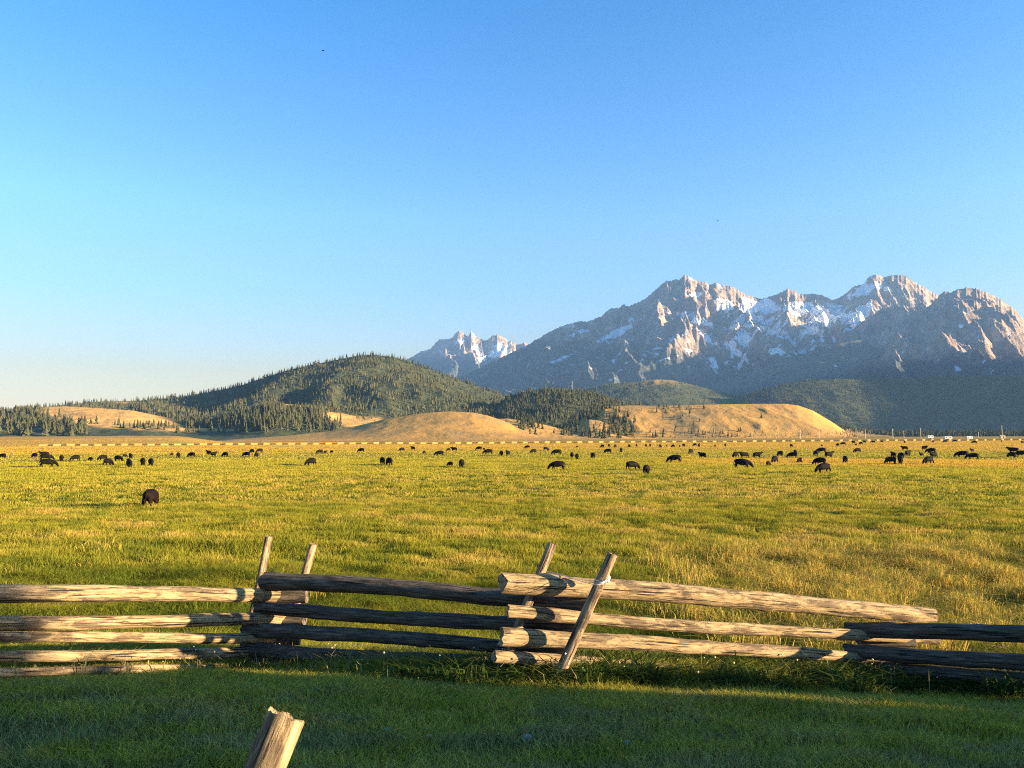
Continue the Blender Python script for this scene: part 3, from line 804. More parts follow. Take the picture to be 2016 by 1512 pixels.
# pale seed heads: small faceted puffs on the stalks
n = 260
x = -5.5 + 13 * rng.random(n); y = fence_y(x) + rng.normal(-0.2, 0.3, n); zt = ground_z(x, y) + 0.14 + 0.25 * rng.random(n)
oct_v = np.array([(1, 0, 0), (-1, 0, 0), (0, 1, 0), (0, -1, 0), (0, 0, 1), (0, 0, -1)], float)
oct_f = np.array([(0, 2, 4), (2, 1, 4), (1, 3, 4), (3, 0, 4), (2, 0, 5), (1, 2, 5), (3, 1, 5), (0, 3, 5)])
sz = 0.007 + 0.007 * rng.random(n)
V = (oct_v[None] * sz[:, None, None] + np.stack([x, y, zt], -1)[:, None]).reshape(-1, 3)
st0 = len(V)
Fs = (oct_f[None] + (np.arange(n) * 6)[:, None, None]).reshape(-1, 3)
w_ = 0.003
stv = np.stack([np.stack([x - w_, y, ground_z(x, y)], -1), np.stack([x + w_, y, ground_z(x, y)], -1), np.stack([x, y, zt], -1)], 1).reshape(-1, 3)
Fs = np.concatenate([Fs, st0 + np.arange(n * 3).reshape(-1, 3)])
me = mesh_np('seed_heads', np.concatenate([V, stv]), Fs, 3)
hc = np.where(rng.random((n, 1)) < 0.7, np.array([[0.6, 0.55, 0.42]]), np.array([[0.6, 0.5, 0.1]]))
attr(me, 'col', np.concatenate([np.repeat(hc, 6, 0), np.tile(np.array([[0.2, 0.2, 0.08]]), (n * 3, 1))]), 'FLOAT_COLOR')
tag(link('seed_heads', me, M_GRASS), 'small pale seed heads dotted along the fence', 'weeds', None, 'stuff')

# a few pale stones lying in the lawn
for i, (px, py, s, lab) in enumerate([(765, 1441, 0.028, 'pale stone in the lawn right of the foreground post'), (1037, 1456, 0.035, 'flat pale stone in the lawn below the crossed stakes'),
                                 (845, 1452, 0.016, 'tiny pale stone right of the foreground post'), (1235, 1466, 0.022, 'small pale stone in the bare patch of lawn')]):
    d = ray(px, py); tt = np.linspace(3, 12, 400)
    pts = CAM + d * (tt / d[1])[:, None]
    k = np.argmax(pts[:, 2] < ground_z(pts[:, 0], pts[:, 1]) + 0.03)
    bm = bmesh.new(); bmesh.ops.create_icosphere(bm, subdivisions=3, radius=1.0)
    for v_ in bm.verts:
        q = v_.co
        v_.co = q * (1 + 0.25 * float(noise(q.x * 1.3 + i * 9, q.y * 1.3 + q.z * 1.7, 5))); v_.co.z *= 0.6
    me = bpy.data.meshes.new('stone'); bm.to_mesh(me); bm.free()
    o = link('stone', me, M_STONE); o.location = pts[k] + np.array([0, 0, 0.012]); o.scale = (s * 1.3, s, s); o.rotation_euler[2] = i * 1.3
    tag(o, lab, 'stone')

# ------------------------------------------------------------------ rail fence
def log_mesh(name, P0, P1, r0, r1, seed, bend=0.02, sides=16, rough=0.15, flat=0.0, lobes=0.05, knotk=0.35, jag=0.6):
    """a rough timber: uneven, slightly bent, with rough-cut ends"""
    P0 = np.asarray(P0, float); P1 = np.asarray(P1, float)
    Lg = np.linalg.norm(P1 - P0); ax = (P1 - P0) / Lg
    up = np.array([0, 0, 1.0]) if abs(ax[2]) < 0.8 else np.array([0, 1.0, 0])
    e1 = np.cross(up, ax); e1 /= np.linalg.norm(e1); e2 = np.cross(ax, e1)
    n = max(12, int(Lg / 0.055)); t = np.linspace(0, 1, n)
    th_ = np.linspace(0, 2 * math.pi, sides, endpoint=False)
    T, TH = np.meshgrid(t, th_, indexing='ij')
    al = T * Lg
    rad = r0 + (r1 - r0) * T
    nz = fbm(al * 1.6 + seed * 7.1, np.cos(TH) * 0.9 + np.sin(TH) * 1.3 + seed, seed, 4)
    nz2 = noise(al * 0.5 + seed, np.cos(TH) * 2.6 + 1.7 * np.sin(TH), seed + 3)
    knots = np.clip(noise(al * 3.1, np.cos(TH) * 1.2 + 5, seed + 9) - 0.45, 0, 1)
    Rr = rad * (1 + rough * nz * 1.6 + 0.05 * nz2 + knotk * knots + lobes * np.cos(3 * TH + seed))
    if flat: Rr = np.where(np.sin(TH) > 0.35, Rr * (1 - flat), Rr)
    bx_ = bend * np.sin(t * math.pi * (1 + 0.3 * (seed % 3))) * Lg * 0.25
    by_ = bend * Lg * 0.2 * np.array(noise(t * 2.2 + seed, t * 0 + seed * 1.7, seed + 4))
    ctr = P0 + np.outer(t * Lg, ax) + np.outer(bx_, e2 * (1 if seed % 2 else -1)) + np.outer(by_, e1)
    end_j = np.zeros_like(T)
    end_j[0] = -0.5 * r0 * jag * noise(np.cos(th_) * 1.5, np.sin(th_) * 1.5 + seed, seed + 1)
    end_j[-1] = 0.5 * r1 * jag * noise(np.cos(th_) * 1.5 + 4, np.sin(th_) * 1.5 + seed, seed + 2)
    V = ctr[:, None, :] + (np.cos(TH) * Rr)[..., None] * e1 + (np.sin(TH) * Rr)[..., None] * e2 + end_j[..., None] * ax
    co = np.stack([al, np.cos(TH) * rad, np.sin(TH) * rad], -1)
    verts = V.reshape(-1, 3).tolist(); cos_ = co.reshape(-1, 3).tolist()
    faces = []; sm = []
    for i in range(n - 1):
        for q in range(sides):
            a_, b_ = i * sides + q, i * sides + (q + 1) % sides
            faces.append((a_, b_, b_ + sides, a_ + sides)); sm.append(True)
    for e in (0, n - 1):
        base = len(verts)
        ring = V[e]; c0 = ring.mean(0) + ax * (0.006 if e == 0 else -0.006)
        for q in range(sides): verts.append(ring[q].tolist()); cos_.append([al[e, 0] + 3 + 0.3 * math.cos(th_[q]), rad[e, 0] * 0.3 * math.cos(th_[q]), rad[e, 0] * 0.3 * math.sin(th_[q])])
        verts.append(c0.tolist()); cos_.append([al[e, 0] + 3, 0, 0])
        for q in range(sides):
            f = (base + q, base + (q + 1) % sides, base + sides)
            faces.append(f[::-1] if e == 0 else f); sm.append(False)
    me = bpy.data.meshes.new(name)
    org = np.asarray(P0)
    me.from_pydata([tuple(np.array(v_)) for v_ in verts], [], faces)
    me.polygons.foreach_set('use_smooth', np.array(sm, dtype=bool))
    attr(me, 'logco', np.array(cos_), 'FLOAT_VECTOR')
    me.update()
    return me

fence = empty('rail_fence', (0, 8.6, float(ground_z(0, 8.6))))
tag(fence, 'weathered zigzag log rail fence crossing in front of the pasture', 'fence')
def child(name, me, mat, parent=fence):
    o = link(name, me, mat, parent)
    o.matrix_parent_inverse = Matrix.Translation(-parent.location)
    return o
def rail(x0, y0a, y0b, D0, x1, y1a, y1b, D1, seed, mat, **kw):
    """rail between two photo positions: (x, top, bottom) at its ends and the distances of the ends"""
    P0 = at(x0, (y0a + y0b) / 2, D0); P1 = at(x1, (y1a + y1b) / 2, D1)
    r0 = (y0b - y0a) / 2 / F * D0; r1 = (y1b - y1a) / 2 / F * D1
    me = log_mesh('rail', P0, P1, r0, r1, seed, **kw)
    return child('rail', me, mat)
DL0, DJ1, DJ2, DJ3, DR = 7.55, 9.65, 8.25, 9.35, 7.6
# left panel (runs on to the left of the view)
LP = [((1156, 1190), (1160, 1186)), ((1210, 1236), (1208, 1231)), ((1248, 1269), (1242, 1262)), ((1279, 1300), (1272, 1292)), ((1321, 1340), (1303, 1316))]
for i, ((a0, a1), (b0, b1)) in enumerate(LP):
    k = 270 / 545.0
    rail(-270, a0 - (b0 - a0) * k, a1 - (b1 - a1) * k, DL0 - 0.55, [548, 560, 540, 528, 520][i], b0, b1, DJ1 + 0.02, 3 + i, M_RAIL, bend=0.022)
# middle panel, in its own shade
MP = [((519, 1128, 1159), (1158, 1169, 1201)), ((505, 1183, 1207), (1150, 1218, 1246)), ((482, 1227, 1254), (1116, 1267, 1291)), ((478, 1262, 1288), (1118, 1305, 1328)), ((500, 1291, 1311), (1112, 1331, 1350))]
for i, ((xa, a0, a1), (xb, b0, b1)) in enumerate(MP):
    rail(xa, a0, a1, DJ1 - 0.10, xb, b0, b1, DJ2 - 0.08, 23 + i, M_SHADERAIL, bend=0.026)
# right panel, in the sun
RP = [((989, 1127, 1168), (1836, 1195, 1226)), ((1000, 1188, 1215), (1846, 1253, 1274)), ((987, 1237, 1272), (1826, 1297, 1313)), ((973, 1280, 1306), (1812, 1334, 1352))]
for i, ((xa, a0, a1), (xb, b0, b1)) in enumerate(RP):
    rail(xa, a0, a1, DJ2 - 0.36, xb, b0, b1, DJ3 + 0.05, 43 + i, M_RAIL, bend=0.018, flat=0.12 if i == 1 else 0)
# far right panel, in its own shade, runs out of the view
QP = [((1664, 1226, 1253), (2016, 1236, 1265)), ((1661, 1268, 1293), (2016, 1285, 1313)), ((1672, 1301, 1323), (2016, 1327, 1354))]
for i, ((xa, a0, a1), (xb, b0, b1)) in enumerate(QP):
    k = 480 / 350.0
    rail(xa, a0, a1, DJ3 - 0.12, 2016 + 480, b0 + (b0 - a0) * k, b1 + (b1 - a1) * k + 6, DR - 0.3, 63 + i, M_SHADERAIL, bend=0.022)
# short spacer blocks between the rails at the joints, and fallen pieces
for i, (xa, ya, yb, xb, D) in enumerate([(528, 1160, 1186, 604, DJ1 + 0.04), (520, 1207, 1230, 600, DJ1 + 0.04), (505, 1254, 1268, 590, DJ1 + 0.04), (1040, 1203, 1222, 1112, DJ2 - 0.14), (1030, 1247, 1270, 1100, DJ2 - 0.14), (1024, 1292, 1310, 1096, DJ2 - 0.14), (1690, 1254, 1272, 1800, DJ3 - 0.04), (1688, 1294, 1306, 1790, DJ3 - 0.04)]):
    P0, P1 = at(xa, (ya + yb) / 2, D), at(xb, (ya + yb) / 2 + 2, D - 0.05); r_ = (yb - ya) / 2 / F * D
    child('spacer_block', log_mesh('spacer_block', P0, P1, r_ * 1.05, r_, 140 + i, 0.01), M_SHADERAIL)
rail(1700, 1322, 1342, DJ3 - 0.3, 1868, 1330, 1347, DJ3 - 0.5, 71, M_SHADERAIL)
rail(952, 1314, 1332, DJ2 - 0.1, 1046, 1318, 1334, DJ2 - 0.2, 72, M_SHADERAIL)
def stake(xt, yt, Dt, xb, yb, Db, w, seed, mat=None, sink=0.25, name='stake'):
    P1 = at(xt, yt, Dt); P0 = at(xb, yb, Db)
    P0 = P0 + (P0 - P1) / np.linalg.norm(P1 - P0) * sink
    r = w / 2 / F * Dt
    return child(name, log_mesh(name, P0, P1, r * 1.08, r * 0.95, seed, 0.02, 14, 0.10), mat or M_STAKE)
stake(529, 1056, DJ1 + 0.10, 478, 1305, DJ1 + 0.02, 15, 81)
stake(617, 1071, DJ1 + 0.20, 553, 1300, DJ1 + 0.16, 15, 82)
stake(1087, 1070, DJ2 + 0.02, 990, 1310, DJ2 - 0.16, 19, 83)
stake(1206, 1091, DJ2 - 0.42, 1106, 1318, DJ2 - 0.44, 21, 84)
stake(1821, 1336, DJ3 - 0.5, 1821, 1366, DJ3 - 0.5, 13, 85, M_SHADERAIL, name='support_stub')
stake(1716, 1318, DJ3 - 0.1, 1712, 1352, DJ3 - 0.1, 16, 86, M_SHADERAIL, name='support_stub')
# wire tie from stake to stake, with a pale knot at the right stake
def wire(pts, r, name, mat, sides=6):
    pts = [np.asarray(p) for p in pts]; vs, fs = [], []
    for i, p in enumerate(pts):
        d = pts[min(i + 1, len(pts) - 1)] - pts[max(i - 1, 0)]; d = d / np.linalg.norm(d)
        u = np.cross(d, [0, 0, 1.0]); nu = np.linalg.norm(u); u = u / nu if nu > 1e-4 else np.array([1.0, 0, 0]); w = np.cross(u, d)
        for q in range(sides):
            a_ = q * 2 * math.pi / sides; vs.append(tuple(p + r * (math.cos(a_) * u + math.sin(a_) * w)))
    for i in range(len(pts) - 1):
        for q in range(sides):
            a_, b_ = i * sides + q, i * sides + (q + 1) % sides
            fs.append((a_, b_, b_ + sides, a_ + sides))
    fs.append(tuple(range(sides))[::-1]); fs.append(tuple(range(len(vs) - sides, len(vs))))
    me = bpy.data.meshes.new(name); me.from_pydata(vs, [], fs)
    me.polygons.foreach_set('use_smooth', np.ones(len(fs), dtype=bool))
    return child(name, me, mat)
wp = [at(1075, 1124, DJ2 + 0.0), at(1110, 1133, DJ2 - 0.20), at(1140, 1143, DJ2 - 0.45), at(1172, 1152, DJ2 - 0.55), at(1188, 1149, DJ2 - 0.55), at(1196, 1138, DJ2 - 0.46)]
wire(wp, 0.0035, 'tie_wire', M_WIRE)
for q in range(3):
    ring = []
    for j in range(13):
        a_ = j / 12 * 2 * math.pi
        c0 = at(1184 - q, 1140 + 3 * q, DJ2 - 0.43)
        ring.append(c0 + np.array([0.068 * math.cos(a_), 0.068 * math.sin(a_), 0.012 * math.sin(a_ + q)]))
    wire(ring, 0.0035, 'tie_wire', M_WIRE)
bm = bmesh.new(); bmesh.ops.create_uvsphere(bm, u_segments=16, v_segments=10, radius=0.028)
for v_ in bm.verts:
    v_.co.z *= 1.9; v_.co.x *= 0.8
    v_.co.x *= 1 + 0.35 * math.cos(v_.co.z * 130)
me = bpy.data.meshes.new('insulator'); bm.to_mesh(me); bm.free()
for p in me.polygons: p.use_smooth = True
ins = child('insulator', me, M_WHITE); ins.location = Vector(at(1197, 1137, DJ2 - 0.36))

# leaning post close to the camera
Pt = at(564, 1411, 2.62); Pb = at(470, 1640, 2.50)
post_loc = Pb + (Pb - Pt) * 0.6
me = log_mesh('fence_post', Pb + (Pb - Pt) / np.linalg.norm(Pb - Pt) * 0.7, Pt, 0.070, 0.062, 91, 0.004, 40, 0.05, 0, 0.0, 0.0, 0.7)
o = link('fence_post', me, M_RAIL)
tag(o, 'weathered round post leaning right in the lawn, cut off by the bottom edge', 'post')

# ------------------------------------------------------------------ the far zigzag fence
ff = empty('pasture_fence', (-100, 470, FZ))
tag(ff, 'long low zigzag rail fence across the far end of the pasture', 'fence')
A0 = np.array([-262.0, 430.0]); A1 = np.array([420.0, 560.0])
dirv = A1 - A0; Lf = np.linalg.norm(dirv); dirv /= Lf; nrm = np.array([-dirv[1], dirv[0]])
npan = 99
st = Lf / npan
zz_all = []
for i in range(npan):
    p0 = A0 + dirv * (i * st); p1 = A0 + dirv * ((i + 0.44 + 0.1 * rng.random()) * st) + nrm * 1.9; p2 = A0 + dirv * ((i + 1) * st)
    vs, fs = [], []
    hk_ = 0.68 + 0.3 * rng.random()
    for (q0, q1) in ((p0, p1), (p1, p2)):
        for kq in range(4):
            zc = (0.2 + 0.30 * kq) * hk_
            r = 0.10
            d = (q1 - q0) / np.linalg.norm(q1 - q0); s_ = np.array([-d[1], d[0]])
            base = len(vs)
            for q in (q0 - d * 0.25, q1 + d * 0.25):
                g_ = float(ground_z(q[0], q[1]))
                for j in range(6):
                    a_ = j * math.pi / 3
                    off = s_ * math.cos(a_) * r
                    vs.append((q[0] + off[0], q[1] + off[1], g_ + zc + r * math.sin(a_)))
            for j in range(6): fs.append((base + j, base + (j + 1) % 6, base + 6 + (j + 1) % 6, base + 6 + j))
            fs.append(tuple(base + j for j in range(6))[::-1]); fs.append(tuple(base + 6 + j for j in range(6)))
    me = bpy.data.meshes.new('rail_panel'); me.from_pydata(vs, [], fs)
    child('rail_panel', me, M_FARFENCE, ff)

# ------------------------------------------------------------------ cattle
def skin_body(name, pts, edges, radii, sub=2):
    me = bpy.data.meshes.new(name + '_frame'); me.from_pydata(pts, edges, [])
    o = bpy.data.objects.new(name + '_frame', me); C.objects.link(o)
    m1 = o.modifiers.new('skin', 'SKIN'); m1.use_smooth_shade = True
    for i, r in enumerate(radii):
        sv = me.skin_vertices[0].data[i]; sv.radius = (r[0] * 1.12, r[1] * 1.12) if isinstance(r, tuple) else (r, r)
    me.skin_vertices[0].data[0].use_root = True
    m2 = o.modifiers.new('sub', 'SUBSURF'); m2.levels = sub; m2.render_levels = sub
    dg = bpy.context.evaluated_depsgraph_get()
    out = bpy.data.meshes.new_from_object(o.evaluated_get(dg))
    out.name = name
    bpy.data.objects.remove(o); bpy.data.meshes.remove(me)
    for p in out.polygons: p.use_smooth = True
    return out
def cow_mesh(name, pose):
    """head towards +X, stands on z=0, about 1.35 m at the back"""
    pts, ed, rad = [], [], []
    def add(p, r, prev=None):
        pts.append(p); rad.append(r); i = len(pts) - 1
        if prev is not None: ed.append((prev, i))
        return i
    dz = -0.42 if pose == 'lie' else 0.0
    pel = add((-0.64, 0, 0.90 + dz), (0.30, 0.36))
    bel = add((-0.20, 0, 0.83 + dz), (0.37, 0.43), pel)
    che = add((0.25, 0, 0.82 + dz), (0.36, 0.44), bel)
    sho = add((0.58, 0, 0.92 + dz), (0.28, 0.36), che)
    rum = add((-0.92, 0, 0.95 + dz), (0.20, 0.25), pel)
    t1 = add((-1.06, 0, 0.92 + dz), 0.05, rum); t2 = add((-1.09, 0, 0.52 + dz * .6), 0.03, t1); add((-1.10, 0, 0.34 + dz * .4), 0.05, t2)
    if pose == 'graze':
        n1 = add((0.90, 0.02, 0.70), (0.18, 0.27), sho); n2 = add((1.10, 0.03, 0.46), (0.15, 0.19), n1)
        h1 = add((1.20, 0.03, 0.32), (0.13, 0.15), n2); h2 = add((1.31, 0.03, 0.17), (0.10, 0.11), h1); add((1.37, 0.03, 0.09), (0.09, 0.08), h2)
        add((1.13, 0.22, 0.42), 0.04, h1); add((1.13, -0.18, 0.42), 0.04, h1)
    else:
        n1 = add((0.88, 0, 1.06 + dz), (0.18, 0.26), sho); n2 = add((1.08, 0, 1.22 + dz), (0.15, 0.19), n1)
        h1 = add((1.22, 0, 1.25 + dz), (0.13, 0.15), n2); h2 = add((1.40, 0, 1.14 + dz), (0.10, 0.11), h1); add((1.50, 0, 1.08 + dz), (0.09, 0.08), h2)
        add((1.12, 0.24, 1.30 + dz), 0.04, h1); add((1.12, -0.24, 1.30 + dz), 0.04, h1)
    if pose != 'lie':
        for s in (-1, 1):
            st_ = 0.10 * s if pose == 'graze' else 0.05 * s
            a1 = add((0.52, 0.17 * s, 0.58), (0.15, 0.13), sho); a2 = add((0.52 + st_, 0.17 * s, 0.34), 0.09, a1); a3 = add((0.53 + st_, 0.17 * s, 0.12), 0.065, a2); add((0.57 + st_, 0.17 * s, 0.02), 0.07, a3)
            b1 = add((-0.74, 0.18 * s, 0.64), (0.19, 0.16), pel); b2 = add((-0.86 - st_, 0.18 * s, 0.38), 0.10, b1); b3 = add((-0.79 - st_, 0.18 * s, 0.13), 0.065, b2); add((-0.75 - st_, 0.18 * s, 0.02), 0.07, b3)
    else:
        for s in (-1, 1):
            a1 = add((0.55, 0.22 * s, 0.24), 0.11, sho); a2 = add((0.85, 0.26 * s, 0.10), 0.07, a1); add((0.62, 0.32 * s, 0.06), 0.055, a2)
            b1 = add((-0.55, 0.30 * s, 0.22), 0.15, pel); b2 = add((-0.25, 0.42 * s, 0.12), 0.08, b1); add((-0.5, 0.48 * s, 0.06), 0.055, b2)
    return skin_body(name, pts, ed, rad)
COW = {p: cow_mesh('cow', p) for p in ('graze', 'stand', 'lie')}
COWM = {}
for p, m in COW.items():
    for cn, mm in (('black', M_BLACKHIDE), ('dark brown', M_BROWNHIDE), ('red', M_REDHIDE)):
        k = m.copy(); k.materials.clear(); k.materials.append(mm); COWM[p, cn] = k
# px, py of the feet, seen width, facing (L, R, A away, F towards), pose, colour, calf
cows = """5 902 14 L g;68 901 12 L g;91 906 26 R g;87 899 20 L s;121 908 14 A g;148 907 20 L g;94 919 36 R g;178 907 10 L g c;202 906 20 L g;213 916 21 R g;233 908 18 R g;246 900 10 R g c;257 903 7 A s;254 920 17 A s;281 916 14 A g;297 916 7 F g;297 997 29 A g b;
338 897 7 L g c;351 901 11 A g;377 900 17 L g;411 896 12 L s;421 899 14 R s;443 899 14 L g;485 899 17 L g;496 892 11 L g;505 900 9 R g;511 891 15 L g;629 893 15 L g;640 893 8 R s c;653 892 8 L g c;612 916 25 L g;711 890 15 L g;753 914 10 R g;766 916 13 A g;791 888 13 L g;
813 886 11 L s;835 893 8 L g c;865 897 20 L g;883 887 9 L g c;894 888 15 L s;886 918 14 L g c;909 920 14 A g;943 886 14 L g;953 886 5 R g c;961 894 20 L g b;987 897 12 A g;1000 897 10 L s;1038 883 12 L g;1050 892 15 L g;1075 887 13 R g;1096 895 21 L g;1097 924 34 L g b;1126 902 7 F s;1136 904 10 A g;1167 902 8 L g b;1136 881 4 L g c;1186 881 9 L g;1197 892 17 L g;
1199 880 6 R g;1211 881 7 L g;1223 890 8 A g;1239 881 7 F g;1253 880 6 A s;1272 880 5 A s;1280 880 5 F s;1300 881 7 R g;1313 879 4 A g c;1325 881 8 L g;1338 880 4 F g c;1346 879 7 R g;1368 878 9 L g;1376 880 6 A s;1408 879 4 L g c;1428 879 6 A g;1360 893 11 L g;1383 902 19 L s;1328 910 30 L g;1245 924 31 R g;1273 933 15 A g b;1448 900 14 L g;1465 901 22 L s;1491 901 22 R s;1462 921 37 R g;
1536 898 13 L g;1525 911 15 L g;1513 917 12 R g c;1560 901 22 L g;1566 897 9 A s;1575 910 11 R l r;1558 880 6 R g;1617 891 24 L g;1606 897 10 L g;1632 901 20 R s;1614 915 28 L g;1621 930 33 L g;1664 911 8 A g;1688 891 16 L g;1649 878 5 A g;1660 876 11 L g;1680 873 9 L s;1685 877 5 R s c;1695 875 8 L g;1702 872 7 L s;1719 872 9 L g;1736 871 6 R g;1618 879 3 F s c b;
1754 913 24 L g;1773 913 13 F g;1759 901 8 A s;1774 902 14 L g;1787 898 13 R s;1781 886 15 L s;1781 872 7 A g;1820 886 13 R s;1833 892 20 L g;1838 901 18 L s;1814 898 9 L s c;1828 913 23 L g;1837 871 6 R s;1861 871 9 L g;1880 870 9 L g;1918 873 11 L g;1972 870 4 A s c;2013 873 7 L s;1894 900 28 L g;1915 904 25 L g;1914 889 9 L s c;1995 892 25 L s;1992 901 18 L g;2010 899 25 L g"""
recs = []
for t_ in cows.replace('\n', '').split(';'):
    f_ = t_.split()
    recs.append(dict(px=float(f_[0]), py=float(f_[1]), w=float(f_[2]), face=f_[3], pose={'g': 'graze', 's': 'stand', 'l': 'lie'}[f_[4]], fl=f_[5:]))
ORD = ['leftmost', 'second', 'third', 'fourth', 'fifth', 'sixth', 'seventh', 'eighth', 'ninth', 'tenth', 'eleventh', 'twelfth', 'thirteenth', 'fourteenth', 'fifteenth', 'sixteenth']
def zone(r):
    row = 'hindmost' if r['py'] < 884 else 'rear' if r['py'] < 896 else 'middle' if r['py'] < 908 else 'front'
    spot = ('below the left clearing' if r['px'] < 330 else 'below the left pine grove' if r['px'] < 660 else 'below the golden mound' if r['px'] < 1080
            else 'below the pine hill' if r['px'] < 1290 else 'below the golden bench' if r['px'] < 1640 else 'below the dark forest belt' if r['px'] < 1800 else 'below the big right peak')
    return row, spot
zones = {}
for r in recs:
    r['zone'] = zone(r); zones.setdefault(r['zone'], []).append(r)
for r in recs:
    px, py = r['px'], r['py']
    d = ray(px, py)
    tt = np.geomspace(25, 900, 6000)
    pts = CAM + d * (tt / d[1])[:, None]
    k = int(np.argmax(pts[:, 2] < ground_z(pts[:, 0], pts[:, 1]) + 0.06))
    P = pts[k].copy(); P[2] = float(ground_z(P[0], P[1]))
    wm = r['w'] / F * P[1]
    calf = 'c' in r['fl']
    col = 'dark brown' if 'b' in r['fl'] else 'red' if 'r' in r['fl'] else 'black'
    s = 0.66 if calf else 1.0
    Lc, Wc = (2.45 if r['pose'] == 'graze' else 2.55) * s, 0.78 * s
    if r['face'] in 'LR':
        q = min(max(wm, Wc), Lc * 1.12)
        if q > Lc: s *= min(1.12, q / Lc); th_ = 0.0
        else:
            best = min(np.linspace(0, 1.35, 60), key=lambda a_: abs(Lc * math.cos(a_) + Wc * math.sin(a_) * 0.6 - q)); th_ = float(best)
        th_ *= (1 if rng.random() < 0.6 else -1)
        yaw = th_ if r['face'] == 'R' else math.pi - th_
    else:
        if wm > Wc * 1.35: s *= 1.05
        yaw = (math.pi / 2 if r['face'] == 'A' else -math.pi / 2) + float(np.clip(rng.normal(0, 0.2), -0.35, 0.35))
    if py > 980: yaw = math.pi / 2 - 0.3
    yaw -= math.atan2(P[0], P[1])               # turned relative to the line of sight
    o = link('cow', COWM[r['pose'], col]); o.location = P
    o.scale = (s, s * (0.95 + 0.12 * rng.random()), s * (0.97 + 0.06 * rng.random())); o.rotation_euler[2] = yaw
    zl = sorted(zones[r['zone']], key=lambda q_: q_['px']); i = zl.index(r); n_ = len(zl)
    pos = 'the only one' if n_ == 1 else ('leftmost' if i == 0 else 'rightmost' if i == n_ - 1 else ORD[i] + ' from left')
    act = {'graze': 'grazing', 'stand': 'standing', 'lie': 'lying'}[r['pose']]
    fc = {'L': 'facing left', 'R': 'facing right', 'A': 'seen from behind', 'F': 'seen from the front'}[r['face']]
    fc = fc.replace('seen from behind', 'rear view').replace('seen from the front', 'front view')
    lab = f"{col} {'calf' if calf else 'cow'} {act}, {fc}, {pos} in {r['zone'][0]} row {r['zone'][1]}"
    if r['py'] > 980: lab = 'dark brown cow grazing alone, seen from behind, nearest of all to the fence'
    tag(o, lab, 'calf' if calf else 'cow', 'black cattle grazing across the pasture')

# ------------------------------------------------------------------ utility poles, trailers, birds
def cyl(bm, p0, p1, r0, r1, n=8):
    p0, p1 = Vector(p0), Vector(p1); d = (p1 - p0); q = d.to_track_quat('Z', 'Y').to_matrix().to_4x4()
    bmesh.ops.create_cone(bm, cap_ends=True, segments=n, radius1=r0, radius2=r1, depth=d.length, matrix=Matrix.Translation((p0 + p1) / 2) @ q)
def bmobj(name, bm, mat, parent=None):
    me = bpy.data.meshes.new(name); bm.to_mesh(me); bm.free()
    return link(name, me, mat, parent)
poles = [(1703, 845, 'tall pale utility pole at the right foot of the golden bench', 780), (1757, 844, 'pale utility pole second from the bench', 780), (1779, 848, 'shorter pale utility pole between two taller ones', 900), (1812, 843, 'thick pale utility pole left of the white trailer', 760),
         (1613, 849, 'pale pole before the right end of the golden bench', 850), (1575, 847, 'pale pole below the single pine on the golden bench', 820), (1480, 850, 'thin pale pole below the middle of the golden bench', 900), (1972, 838, 'thin pale pole behind the small hut at the right', 800), (1926, 851, 'short pale post between white trailers and hut', 900)]
for px, py, lab, D in poles:
    top = at(px, py, D); g_ = float(ground_z(top[0], D))
    hgt = top[2] - g_
    root = empty('utility_pole', (top[0], D, g_))
    bm = bmesh.new(); cyl(bm, (0, 0, -0.5), (0, 0, hgt), 0.34, 0.26, 10); bmobj('shaft', bm, M_POLE, root)
    bm = bmesh.new(); bmesh.ops.create_cube(bm, size=1.0, matrix=Matrix.Translation((0, -0.34, hgt - 0.7)) @ Matrix.Diagonal((1.5, 0.14, 0.16, 1))); bmobj('crossarm', bm, M_POLE, root)
    tag(root, lab, 'utility pole', 'utility poles along the valley road')
def trailer(px, py, D, L_, H_, lab):
    P = at(px, py, D); P[2] = float(ground_z(P[0], P[1]))
    root = empty('white_trailer', tuple(P))
    tag(root, lab, 'trailer', 'white trailers parked beyond the pasture')
    bm = bmesh.new()
    bmesh.ops.create_cube(bm, size=1.0, matrix=Matrix.Translation((0, 0, 0.6 + H_ / 2)) @ Matrix.Diagonal((L_, 2.4, H_, 1)))
    bmesh.ops.bevel(bm, geom=[e for e in bm.edges], offset=0.28, segments=3, affect='EDGES')
    bmobj('body', bm, M_WHITE, root)
    for s in (-0.25, 0.22):
        bm = bmesh.new(); bmesh.ops.create_cube(bm, size=1.0, matrix=Matrix.Translation((L_ * s, -1.21, 0.6 + H_ * 0.62)) @ Matrix.Diagonal((1.1, 0.04, 0.6, 1))); bmobj('window', bm, M_GLASS, root)
    for s in (-0.12, 0.02):
        for q in (-1, 1):
            bm = bmesh.new(); cyl(bm, (L_ * s, q * 1.0, 0.36), (L_ * s, q * 1.22, 0.36), 0.36, 0.36, 14); bmobj('wheel', bm, M_TYRE, root)
    bm = bmesh.new(); cyl(bm, (L_ / 2 - 0.1, 0, 0.65), (L_ / 2 + 1.2, 0, 0.5), 0.06, 0.06); bmobj('tow_bar', bm, M_TYRE, root)
trailer(1831, 861, 720, 5.6, 2.6, 'white trailer with rounded roof just right of the thick utility pole')
trailer(1866, 863, 640, 6.5, 2.0, 'long low white trailer in the middle of the three')
trailer(1908, 863, 640, 5.0, 2.2, 'white trailer farthest right, towards the small hut')
P = at(1973, 862, 760); P[2] = float(ground_z(P[0], P[1]))
root = empty('small_hut', tuple(P)); tag(root, 'small pale hut with pitched roof beside a thin pole', 'hut')
